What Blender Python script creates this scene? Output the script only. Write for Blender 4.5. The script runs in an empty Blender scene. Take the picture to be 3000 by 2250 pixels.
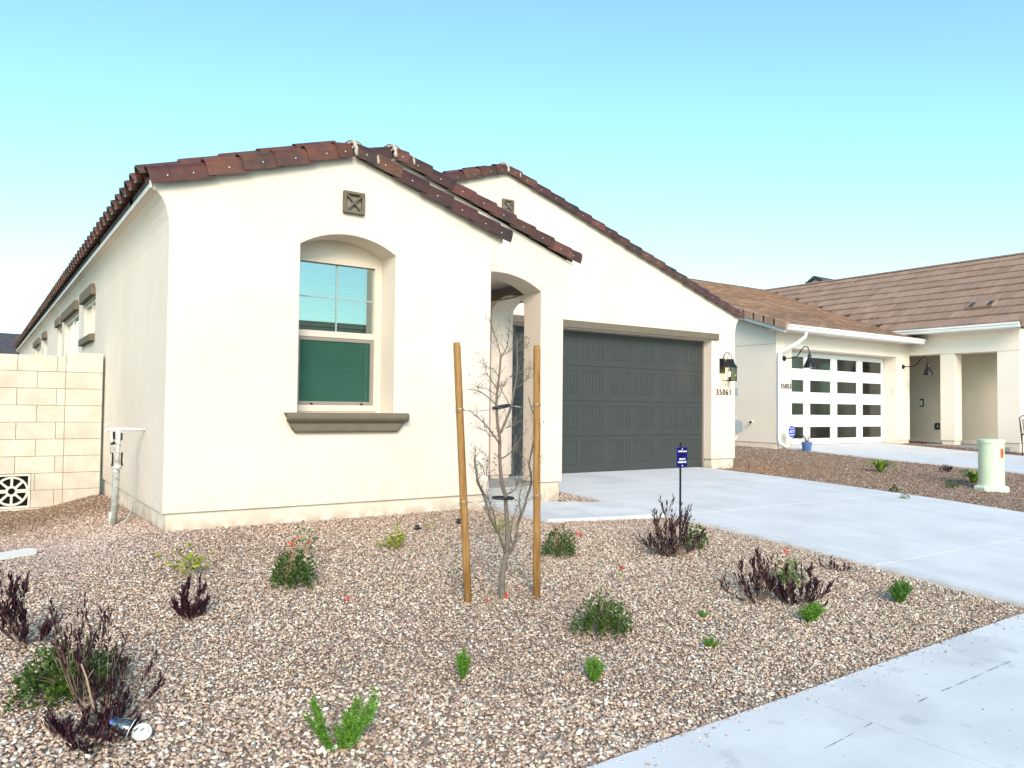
import bpy, bmesh, math, random
import numpy as np
from mathutils import Vector, Matrix, Euler
from mathutils.geometry import tessellate_polygon
R = math.radians
rnd = random.Random(7)
scene = bpy.context.scene
col = scene.collection

# ------------------------------------------------------------------ camera
CF, CYAW, CPIT, CROL = 2290.49, 0.602007, 0.031812, 0.011053
CC = Vector((-1.340541, -7.168217, 0.923982))
_F = Vector((math.sin(CYAW)*math.cos(CPIT), math.cos(CYAW)*math.cos(CPIT), math.sin(CPIT)))
_R0 = Vector((math.cos(CYAW), -math.sin(CYAW), 0)); _U0 = _R0.cross(_F)
_R = _R0*math.cos(CROL)+_U0*math.sin(CROL); _U = -_R0*math.sin(CROL)+_U0*math.cos(CROL)
cam_d = bpy.data.cameras.new('camera'); cam = bpy.data.objects.new('camera', cam_d); col.objects.link(cam)
m = Matrix((( _R.x, _U.x, -_F.x, CC.x), (_R.y, _U.y, -_F.y, CC.y), (_R.z, _U.z, -_F.z, CC.z), (0, 0, 0, 1)))
cam.matrix_world = m
cam_d.sensor_width = 36; cam_d.lens = CF/3000*36; cam_d.clip_start = .05; cam_d.clip_end = 3000
scene.camera = cam

# ------------------------------------------------------------------ sky, sun, exposure
SUN_EL, SUN_AZ = R(27), R(207)          # azimuth clockwise from +Y
w = bpy.data.worlds.new('World'); scene.world = w; w.use_nodes = True
nt = w.node_tree; nt.nodes.clear()
sky = nt.nodes.new('ShaderNodeTexSky'); sky.sky_type = 'NISHITA'; sky.sun_disc = False
sky.sun_elevation = SUN_EL; sky.sun_rotation = SUN_AZ
sky.air_density = 1.0; sky.dust_density = .7; sky.ozone_density = 1.0
bg = nt.nodes.new('ShaderNodeBackground'); bg.inputs[1].default_value = .145
wo = nt.nodes.new('ShaderNodeOutputWorld')
tin = nt.nodes.new('ShaderNodeMix'); tin.data_type = 'RGBA'; tin.blend_type = 'MULTIPLY'; tin.inputs[0].default_value = 1; tin.inputs[7].default_value = (.82, 1.10, 1.05, 1)
nt.links.new(sky.outputs[0], tin.inputs[6]); nt.links.new(tin.outputs[2], bg.inputs[0]); nt.links.new(bg.outputs[0], wo.inputs[0])
sl = bpy.data.lights.new('sun', 'SUN'); sl.energy = 1.85; sl.angle = R(24); sl.color = (1, .80, .70)
so = bpy.data.objects.new('sun', sl); col.objects.link(so)
sd = Vector((math.sin(SUN_AZ)*math.cos(SUN_EL), math.cos(SUN_AZ)*math.cos(SUN_EL), math.sin(SUN_EL)))
so.rotation_euler = sd.to_track_quat('Z', 'Y').to_euler()
vs = scene.view_settings; scene.display_settings.display_device = 'sRGB'
vs.view_transform = 'Standard'; vs.look = 'None'; vs.exposure = 1.0; vs.gamma = 1; vs.use_curve_mapping = False
try:
    scene.cycles.use_denoising = True; scene.cycles.max_bounces = 6; scene.cycles.transparent_max_bounces = 12
except Exception: pass

# ------------------------------------------------------------------ pixel helpers (photo pixels -> points in the place)
def ray(u, v): return _F+_R*((u-1500)/CF)-_U*((v-1125)/CF)
def onY(u, v, Y):
    d = ray(u, v); return CC+d*((Y-CC.y)/d.y)
def onX(u, v, X):
    d = ray(u, v); return CC+d*((X-CC.x)/d.x)
def depth(P): return (Vector(P)-CC).dot(_F)
def pxm(P): return depth(P)/CF

# ------------------------------------------------------------------ ground heights
def prof(Y): return np.interp(Y, [-30, -6.2, -4.55, -3.3, -2.4, -1.3, 0, 1.3, 3.1], [-.60, -.57, -.54, -.45, -.385, -.315, -.26, -.21, -.165])
def profN(Y): return np.interp(Y, [-6, -4.5, -2, -.1, .8, 3, 5, 5.9], [-.56, -.52, -.36, -.22, -.18, -.10, 0.0, .045])
def zyard(X, Y):
    X = np.asarray(X, float); Y = np.asarray(Y, float)
    z = np.interp(Y, [-4.6, 0, 4], [-.575, -.15, -.20])
    t = np.clip(-X/.75, 0, 1); t = t*t*(3-2*t)
    z = z-.14*t*np.clip((Y+3.2)/3, 0, 1)
    s = np.clip((X-4.2)/1.1, 0, 1)
    zd = prof(Y)-.026
    z = np.where(Y > -4.6, z*(1-s)+np.minimum(z, zd)*s, z)
    s2 = np.clip((X-3.0)/.75, 0, 1)*np.clip((Y+1.5)/.8, 0, 1); z = z*(1-s2)+np.minimum(z, prof(Y)-.03)*s2
    z = z+.012*np.sin(X*2.1+.7)*np.sin(Y*1.7+X*.6)*np.clip(-Y/1.0, 0, 1)*np.clip((Y+4.5)/.8, 0, 1)
    return z
def zstrip(X, Y):
    X = np.asarray(X, float); Y = np.asarray(Y, float)
    a = prof(Y)-.035; b = profN(Y)-.03
    t = np.clip((X-10.28)/5.4, 0, 1)
    return a*(1-t)+b*t
def hit(u, v, zf):
    d = ray(u, v); lo, hi = .3, 60
    for _ in range(50):
        t = (lo+hi)/2; q = CC+d*t
        if q.z > float(zf(q.x, q.y)): lo = t
        else: hi = t
    return CC+d*t
def G(u, v): return hit(u, v, zyard)
def GS(u, v): return hit(u, v, zstrip)

# ------------------------------------------------------------------ materials
def _n(nt, t, **k):
    n = nt.nodes.new(t)
    for a, b in k.items(): setattr(n, a, b)
    return n
def mk(name, c1, c2=None, *a, isl=0, **k):
    m = mk0(name, c1, c2, *a, **k)
    if isl:
        nt = m.node_tree; b = nt.nodes['Principled BSDF']; geo = _n(nt, 'ShaderNodeNewGeometry'); mr = _n(nt, 'ShaderNodeMapRange'); mr.inputs[3].default_value = 1-isl; mr.inputs[4].default_value = 1+isl
        hs = _n(nt, 'ShaderNodeHueSaturation'); nt.links.new(geo.outputs['Random Per Island'], mr.inputs[0]); nt.links.new(mr.outputs[0], hs.inputs['Value'])
        nt.links.new(b.inputs['Base Color'].links[0].from_socket, hs.inputs['Color']); nt.links.new(hs.outputs[0], b.inputs['Base Color'])
    return m
def mk0(name, c1, c2=None, scale=5, rough=.7, bump=0, bscale=200, metal=0, spec=.5, c3=None, s3=.6, detail=4, objrand=0, bevel=0, stretch=None, coat=0, hrand=0, bdist=.01, trans=0):
    m = bpy.data.materials.new(name); m.use_nodes = True; nt = m.node_tree
    b = nt.nodes['Principled BSDF']; L = nt.links
    b.inputs['Roughness'].default_value = rough; b.inputs['Metallic'].default_value = metal
    b.inputs['Specular IOR Level'].default_value = spec
    if coat: b.inputs['Coat Weight'].default_value = coat; b.inputs['Coat Roughness'].default_value = .22
    geo = _n(nt, 'ShaderNodeNewGeometry'); vec = geo.outputs['Position']
    if stretch:
        mp = _n(nt, 'ShaderNodeMapping'); mp.inputs['Scale'].default_value = stretch; L.new(vec, mp.inputs[0]); vec = mp.outputs[0]
    cur = None
    if c2 is not None:
        nz = _n(nt, 'ShaderNodeTexNoise'); nz.inputs['Scale'].default_value = scale; nz.inputs['Detail'].default_value = detail; nz.inputs['Roughness'].default_value = .6
        L.new(vec, nz.inputs['Vector'])
        rp = _n(nt, 'ShaderNodeValToRGB'); rp.color_ramp.elements[0].position = .32; rp.color_ramp.elements[1].position = .68
        rp.color_ramp.elements[0].color = (*c1, 1); rp.color_ramp.elements[1].color = (*c2, 1)
        L.new(nz.outputs['Fac'], rp.inputs[0]); cur = rp.outputs[0]
        if c3 is not None:
            n3 = _n(nt, 'ShaderNodeTexNoise'); n3.inputs['Scale'].default_value = s3; n3.inputs['Detail'].default_value = 6; L.new(vec, n3.inputs['Vector'])
            r3 = _n(nt, 'ShaderNodeValToRGB'); r3.color_ramp.elements[0].position = .45; r3.color_ramp.elements[1].position = .75
            r3.color_ramp.elements[0].color = (0, 0, 0, 1); r3.color_ramp.elements[1].color = (1, 1, 1, 1); L.new(n3.outputs['Fac'], r3.inputs[0])
            mx = _n(nt, 'ShaderNodeMix', data_type='RGBA'); L.new(r3.outputs[0], mx.inputs[0]); L.new(cur, mx.inputs[6]); mx.inputs[7].default_value = (*c3, 1); cur = mx.outputs[2]
    if objrand or hrand:
        oi = _n(nt, 'ShaderNodeObjectInfo')
        hs = _n(nt, 'ShaderNodeHueSaturation')
        mr = _n(nt, 'ShaderNodeMapRange'); mr.inputs[3].default_value = 1-objrand; mr.inputs[4].default_value = 1+objrand
        L.new(oi.outputs['Random'], mr.inputs[0]); L.new(mr.outputs[0], hs.inputs['Value'])
        if hrand:
            mlt = _n(nt, 'ShaderNodeMath', operation='MULTIPLY'); mlt.inputs[1].default_value = 17.31; L.new(oi.outputs['Random'], mlt.inputs[0])
            fr = _n(nt, 'ShaderNodeMath', operation='FRACT'); L.new(mlt.outputs[0], fr.inputs[0])
            m2 = _n(nt, 'ShaderNodeMapRange'); m2.inputs[3].default_value = .5-hrand; m2.inputs[4].default_value = .5+hrand; L.new(fr.outputs[0], m2.inputs[0]); L.new(m2.outputs[0], hs.inputs['Hue'])
        if cur: L.new(cur, hs.inputs['Color'])
        else: hs.inputs['Color'].default_value = (*c1, 1)
        cur = hs.outputs[0]
    if cur: L.new(cur, b.inputs['Base Color'])
    else: b.inputs['Base Color'].default_value = (*c1, 1)
    nrm = None
    if bevel:
        bv = _n(nt, 'ShaderNodeBevel'); bv.samples = 4; bv.inputs[0].default_value = bevel; nrm = bv.outputs[0]
    if bump:
        nb = _n(nt, 'ShaderNodeTexNoise'); nb.inputs['Scale'].default_value = bscale; nb.inputs['Detail'].default_value = 5; L.new(vec, nb.inputs['Vector'])
        bp = _n(nt, 'ShaderNodeBump'); bp.inputs['Strength'].default_value = bump; bp.inputs['Distance'].default_value = bdist
        L.new(nb.outputs['Fac'], bp.inputs['Height'])
        if nrm: L.new(nrm, bp.inputs['Normal'])
        nrm = bp.outputs[0]
    if nrm: L.new(nrm, b.inputs['Normal'])
    return m
M = {}
M['stucco'] = mk('stucco', (.755, .648, .545), (.80, .695, .59), 1.3, .9, .5, 210, spec=.2, c3=(.72, .61, .505), s3=.7, bevel=.018, bdist=.004)
M['stucco_n'] = mk('stucco neighbour', (.79, .70, .59), (.82, .73, .62), 1.1, .9, .3, 200, spec=.2, bevel=.01, bdist=.004)
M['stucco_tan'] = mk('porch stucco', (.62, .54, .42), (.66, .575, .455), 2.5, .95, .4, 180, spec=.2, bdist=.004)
M['found'] = mk('foundation', (.74, .645, .53), (.79, .70, .59), 7, .92, .4, 150, spec=.2, c3=(.63, .53, .41), s3=1.8, bdist=.004)
M['trim'] = mk('foam trim', (.155, .128, .090), (.18, .15, .108), 9, .85, .4, 180, spec=.25, bevel=.02, bdist=.004)
M['tile'] = mk('clay tile', (.080, .026, .012), (.118, .041, .021), 12, .5, .3, 60, spec=.35, c3=(.035, .016, .016), s3=5, objrand=.45, hrand=.012, isl=.1, coat=.3, bdist=.004)
M['mortar'] = mk('mortar', (.45, .38, .30), (.58, .51, .42), 30, .95, .8, 120, spec=.2)
M['nail'] = mk('nail head', (.9, .9, .88), rough=.3)
M['fascia'] = mk('painted fascia', (.66, .61, .53), (.70, .65, .57), 6, .6)
M['deck'] = mk('roof underlay', (.03, .03, .035), (.05, .05, .055), 8, .9)
M['frame'] = mk('vinyl frame', (.66, .555, .45), (.69, .585, .475), 6, .45)
M['screenframe'] = mk('screen frame', (.26, .22, .185), (.28, .24, .2), 6, .5)
M['muntin'] = mk('grille bar', (.30, .38, .36), rough=.5)
M['blind'] = mk('blind slat', (.70, .74, .66), (.68, .75, .66), 8, .5)
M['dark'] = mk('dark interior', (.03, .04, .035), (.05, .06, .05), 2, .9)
M['garage'] = mk('garage paint', (.040, .045, .042), (.047, .052, .048), 3, .68, .25, 300, bdist=.003)
M['black'] = mk('black metal', (.012, .012, .014), rough=.35, metal=.3)
M['rubber'] = mk('black rubber', (.012, .012, .02), rough=.45)
M['block'] = mk('concrete block', (.61, .545, .455), (.67, .60, .51), 14, .95, .9, 110, spec=.15, c3=(.53, .455, .36), s3=3, objrand=.06, bdist=.004)
M['grout'] = mk('grout', (.30, .25, .185), (.38, .32, .245), 20, .95)
M['white'] = mk('white paint', (.80, .79, .76), (.84, .83, .80), 8, .45)
M['whiteblock'] = mk('vent block', (.66, .61, .52), (.74, .70, .60), 10, .8, .3, 120)
M['pvc'] = mk('weathered pipe', (.62, .61, .56), (.78, .77, .72), 20, .55, c3=(.38, .38, .33), s3=14)
M['foamsleeve'] = mk('grey pipe wrap', (.30, .31, .27), (.42, .42, .37), 25, .85, .5, 90)
M['wood'] = mk('stake wood', (.30, .15, .045), (.43, .25, .09), 9, .75, .5, 40, stretch=(9, 9, .9), spec=.3, c3=(.22, .09, .02), s3=5, detail=6)
M['bark'] = mk('bark', (.125, .10, .078), (.21, .175, .14), 40, .85, .6, 90)
M['twig'] = mk('twig', (.12, .098, .078), (.20, .17, .14), 60, .85)
M['jointfill'] = mk('joint filler', (.19, .17, .15), (.25, .23, .20), 20, .95)
M['wire'] = mk('wire', (.45, .42, .38), rough=.4, metal=.7)
M['bud'] = mk('seed pod', (.12, .085, .065), rough=.8)
M['purple'] = mk('purple leaf', (.016, .005, .010), (.042, .010, .020), 40, .55, spec=.3, isl=0.35)
M['litter'] = mk('dry leaf', (.16, .10, .06), (.32, .23, .14), 30, .9, isl=.4)
M['dstem'] = mk('dark stem', (.13, .085, .06), (.22, .15, .10), 50, .8)
M['pstem'] = mk('tan stem', (.36, .26, .16), (.45, .34, .22), 50, .8)
M['green'] = mk('dark green leaf', (.022, .052, .006), (.075, .135, .014), 45, .5, isl=0.3)
M['green2'] = mk('mid green leaf', (.04, .12, .015), (.10, .22, .03), 50, .5, isl=0.3)
M['fern'] = mk('bright green leaf', (.06, .17, .012), (.16, .33, .03), 60, .55, isl=0.25)
M['lime'] = mk('yellow green leaf', (.17, .20, .02), (.32, .33, .05), 40, .55, isl=0.25)
M['straw'] = mk('pale stem', (.45, .40, .24), (.55, .5, .3), 30, .8)
M['red'] = mk('red petal', (.55, .02, .025), (.75, .06, .05), 60, .5)
M['coral'] = mk('coral petal', (.75, .10, .06), (.85, .2, .1), 60, .5)
M['navy'] = mk('navy sign face', (.004, .003, .10), rough=.75, spec=.2)
M['navyrim'] = mk('sign edge', (.05, .05, .2), rough=.6)
M['letter'] = mk('white lettering', (.85, .85, .85), rough=.6)
M['blue'] = mk('blue sign face', (.01, .03, .6), rough=.45)
M['pot'] = mk('blue glaze', (.07, .14, .36), (.12, .21, .46), 18, .35, coat=.32)
M['soil'] = mk('soil', (.05, .035, .025), (.09, .06, .04), 30, .95)
M['ped'] = mk('pale green steel', (.62, .70, .50), (.67, .75, .54), 3, .5, c3=(.56, .67, .48), s3=2)
M['pedbase'] = mk('pale green base', (.62, .72, .56), (.70, .78, .62), 6, .7)
M['orange'] = mk('orange sticker', (.85, .13, .03), rough=.5)
M['ntile'] = mk('brown shake tile', (.25, .155, .105), (.33, .21, .145), 3, .85, .5, 60, spec=.25, c3=(.21, .13, .09), s3=1.2, objrand=.1, isl=.22)
M['ntile2'] = mk('red brown flat tile', (.30, .185, .13), (.41, .275, .205), 2.2, .85, .4, 60, spec=.2, c3=(.35, .23, .165), s3=1.2, objrand=.12, stretch=(.7, 5, .7))
M['slate'] = mk('grey tile', (.055, .052, .062), (.085, .08, .095), 5, .8, objrand=.1)
M['boxgrey'] = mk('grey steel box', (.22, .25, .26), (.26, .29, .30), 5, .5)
M['umat'] = mk('door mat', (.03, .02, .02), rough=.95)
M['asphalt'] = mk('asphalt', (.045, .045, .047), (.06, .06, .062), 30, .9, .6, 120)
M['earth'] = mk('desert ground', (.20, .15, .11), (.30, .24, .18), 3, .95, .6, 30)
M['fines'] = mk('stone dust', (.27, .215, .17), (.36, .29, .235), 6, .95, .6, 60)
def add_mask(m, color, fac, axis, lo, hi, nscale, thr=(.42, .62)):
    """irregular dirt: noise spots that thin out away from lo towards hi along one axis"""
    nt = m.node_tree; b = nt.nodes['Principled BSDF']; src = b.inputs['Base Color'].links[0].from_socket
    geo = _n(nt, 'ShaderNodeNewGeometry'); sp = _n(nt, 'ShaderNodeSeparateXYZ'); nt.links.new(geo.outputs['Position'], sp.inputs[0])
    mr = _n(nt, 'ShaderNodeMapRange'); mr.inputs[1].default_value = lo; mr.inputs[2].default_value = hi; mr.inputs[3].default_value = 1; mr.inputs[4].default_value = 0; nt.links.new(sp.outputs[axis], mr.inputs[0])
    nz = _n(nt, 'ShaderNodeTexNoise'); nz.inputs['Scale'].default_value = nscale; nz.inputs['Detail'].default_value = 7; nt.links.new(geo.outputs['Position'], nz.inputs[0])
    r = _n(nt, 'ShaderNodeMapRange'); r.inputs[1].default_value = thr[0]; r.inputs[2].default_value = thr[1]; nt.links.new(nz.outputs['Fac'], r.inputs[0])
    m1 = _n(nt, 'ShaderNodeMath', operation='MULTIPLY'); nt.links.new(mr.outputs[0], m1.inputs[0]); nt.links.new(r.outputs[0], m1.inputs[1])
    m2 = _n(nt, 'ShaderNodeMath', operation='MULTIPLY'); m2.inputs[1].default_value = fac; nt.links.new(m1.outputs[0], m2.inputs[0])
    mx = _n(nt, 'ShaderNodeMix', data_type='RGBA'); nt.links.new(m2.outputs[0], mx.inputs[0]); nt.links.new(src, mx.inputs[6]); mx.inputs[7].default_value = (*color, 1); nt.links.new(mx.outputs[2], b.inputs['Base Color'])
add_mask(M['stucco'], (.58, .46, .35), .38, 2, -.02, .30, 11)
add_mask(M['stucco'], (.68, .58, .47), .28, 2, 10, 12, 1.9, (.50, .72))
add_mask(M['stucco'], (.70, .60, .49), .3, 2, 10, 12, 14, (.56, .74))
add_mask(M['found'], (.42, .32, .22), .75, 2, -.17, -.02, 9, (.40, .58))
add_mask(M['block'], (.42, .32, .22), .6, 2, -.35, .15, 5, (.40, .62))
def attr_mat(name, rough):
    m = bpy.data.materials.new(name); m.use_nodes = True; nt = m.node_tree; b = nt.nodes['Principled BSDF']
    a = _n(nt, 'ShaderNodeAttribute'); a.attribute_name = 'col'
    nz = _n(nt, 'ShaderNodeTexNoise'); nz.inputs['Scale'].default_value = 90; nz.inputs['Detail'].default_value = 3
    geo = _n(nt, 'ShaderNodeNewGeometry'); nt.links.new(geo.outputs['Position'], nz.inputs['Vector'])
    mr = _n(nt, 'ShaderNodeMapRange'); mr.inputs[3].default_value = .72; mr.inputs[4].default_value = 1.25; nt.links.new(nz.outputs['Fac'], mr.inputs[0])
    mx = _n(nt, 'ShaderNodeMix', data_type='RGBA', blend_type='MULTIPLY'); mx.inputs[0].default_value = 1
    nt.links.new(a.outputs['Color'], mx.inputs[6]); nt.links.new(mr.outputs[0], mx.inputs[7]); nt.links.new(mx.outputs[2], b.inputs['Base Color'])
    b.inputs['Roughness'].default_value = rough; b.inputs['Specular IOR Level'].default_value = .3
    return m
M['stone'] = attr_mat('gravel stone', .85)
def concrete(name, c1, c2, marks=False):
    m = mk(name, c1, c2, 1.1, .8, .35, 260, spec=.25, c3=tuple(x*.90 for x in c1), s3=1.6, detail=8, bdist=.003)
    nt = m.node_tree; b = nt.nodes['Principled BSDF']; src = b.inputs['Base Color'].links[0].from_socket
    geo = _n(nt, 'ShaderNodeNewGeometry')
    sp = _n(nt, 'ShaderNodeTexNoise'); sp.inputs['Scale'].default_value = 38; sp.inputs['Detail'].default_value = 2; nt.links.new(geo.outputs['Position'], sp.inputs[0])
    r = _n(nt, 'ShaderNodeValToRGB'); r.color_ramp.elements[0].position = .735; r.color_ramp.elements[1].position = .76
    nt.links.new(sp.outputs['Fac'], r.inputs[0])
    mx = _n(nt, 'ShaderNodeMix', data_type='RGBA'); nt.links.new(r.outputs[0], mx.inputs[0]); nt.links.new(src, mx.inputs[6]); mx.inputs[7].default_value = (.28, .26, .24, 1)
    out = mx.outputs[2]
    if marks:   # long faint tyre marks
        mp = _n(nt, 'ShaderNodeMapping'); mp.inputs['Rotation'].default_value = (0, 0, R(-9)); mp.inputs['Scale'].default_value = (3.2, .16, 1)
        nt.links.new(geo.outputs['Position'], mp.inputs[0])
        n2 = _n(nt, 'ShaderNodeTexNoise'); n2.inputs['Scale'].default_value = 1.6; n2.inputs['Detail'].default_value = 5; nt.links.new(mp.outputs[0], n2.inputs[0])
        r2 = _n(nt, 'ShaderNodeValToRGB'); r2.color_ramp.elements[0].position = .53; r2.color_ramp.elements[1].position = .72; nt.links.new(n2.outputs['Fac'], r2.inputs[0])
        ml = _n(nt, 'ShaderNodeMath', operation='MULTIPLY'); ml.inputs[1].default_value = .40; nt.links.new(r2.outputs[0], ml.inputs[0])
        m2 = _n(nt, 'ShaderNodeMix', data_type='RGBA'); nt.links.new(ml.outputs[0], m2.inputs[0]); nt.links.new(out, m2.inputs[6]); m2.inputs[7].default_value = tuple(x*.80 for x in c1)+(1,)
        out = m2.outputs[2]
    nt.links.new(out, b.inputs['Base Color']); return m
M['drive'] = concrete('driveway concrete', (.69, .68, .675), (.74, .73, .725), True)
M['walk'] = concrete('sidewalk concrete', (.68, .675, .675), (.76, .75, .745))
add_mask(M['drive'], (.36, .33, .30), .35, 0, 5.33, 5.55, 7, (.42, .60))
add_mask(M['walk'], (.42, .37, .31), .55, 1, -4.98, -4.97, 2.2, (.30, .31)) if False else None
add_mask(M['walk'], (.50, .50, .52), .42, 2, -1, 5, 1.4, (.56, .66))
add_mask(M['walk'], (.38, .38, .40), .35, 2, -1, 5, 5.0, (.63, .70))
add_mask(M['drive'], (.50, .51, .53), .25, 2, -1, 5, 3.1, (.60, .70))
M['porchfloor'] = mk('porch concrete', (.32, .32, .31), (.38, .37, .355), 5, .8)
def glass(name, tint, refl, rough=.0):
    m = bpy.data.materials.new(name); m.use_nodes = True; nt = m.node_tree; nt.nodes.clear()
    o = _n(nt, 'ShaderNodeOutputMaterial'); t = _n(nt, 'ShaderNodeBsdfTransparent'); g = _n(nt, 'ShaderNodeBsdfGlossy'); mx = _n(nt, 'ShaderNodeMixShader')
    t.inputs[0].default_value = (*tint, 1); g.inputs[0].default_value = (.9, .95, .95, 1); g.inputs['Roughness'].default_value = rough
    fr = _n(nt, 'ShaderNodeFresnel'); fr.inputs[0].default_value = 1.5
    ad = _n(nt, 'ShaderNodeMath', operation='ADD'); ad.inputs[1].default_value = refl; nt.links.new(fr.outputs[0], ad.inputs[0])
    nt.links.new(ad.outputs[0], mx.inputs[0]); nt.links.new(t.outputs[0], mx.inputs[1]); nt.links.new(g.outputs[0], mx.inputs[2]); nt.links.new(mx.outputs[0], o.inputs[0])
    return m
M['glass'] = glass('window glass', (.50, .70, .62), .28)
M['glass2'] = glass('side window glass', (.3, .35, .35), .6)
M['dglass'] = glass('dark door glass', (.10, .10, .08), .05, .12)
M['clear'] = glass('clear plastic', (.80, .86, .88), .12, .08)
M['lampglass'] = glass('lantern glass', (.97, .95, .88), -.035)
def screen_mat():
    m = bpy.data.materials.new('insect screen'); m.use_nodes = True; nt = m.node_tree; nt.nodes.clear()
    o = _n(nt, 'ShaderNodeOutputMaterial'); t = _n(nt, 'ShaderNodeBsdfTransparent'); d = _n(nt, 'ShaderNodeBsdfDiffuse'); mx = _n(nt, 'ShaderNodeMixShader')
    d.inputs[0].default_value = (.06, .16, .12, 1); t.inputs[0].default_value = (.85, .95, .9, 1); mx.inputs[0].default_value = .36
    nt.links.new(t.outputs[0], mx.inputs[1]); nt.links.new(d.outputs[0], mx.inputs[2]); nt.links.new(mx.outputs[0], o.inputs[0]); return m
M['screen'] = screen_mat()
def emis(name, c, s):
    m = bpy.data.materials.new(name); m.use_nodes = True; nt = m.node_tree; nt.nodes.clear()
    o = _n(nt, 'ShaderNodeOutputMaterial'); e = _n(nt, 'ShaderNodeEmission'); e.inputs[0].default_value = (*c, 1); e.inputs[1].default_value = s; nt.links.new(e.outputs[0], o.inputs[0]); return m
M['bulb'] = emis('lit bulb', (1, .62, .25), 22)

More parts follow.
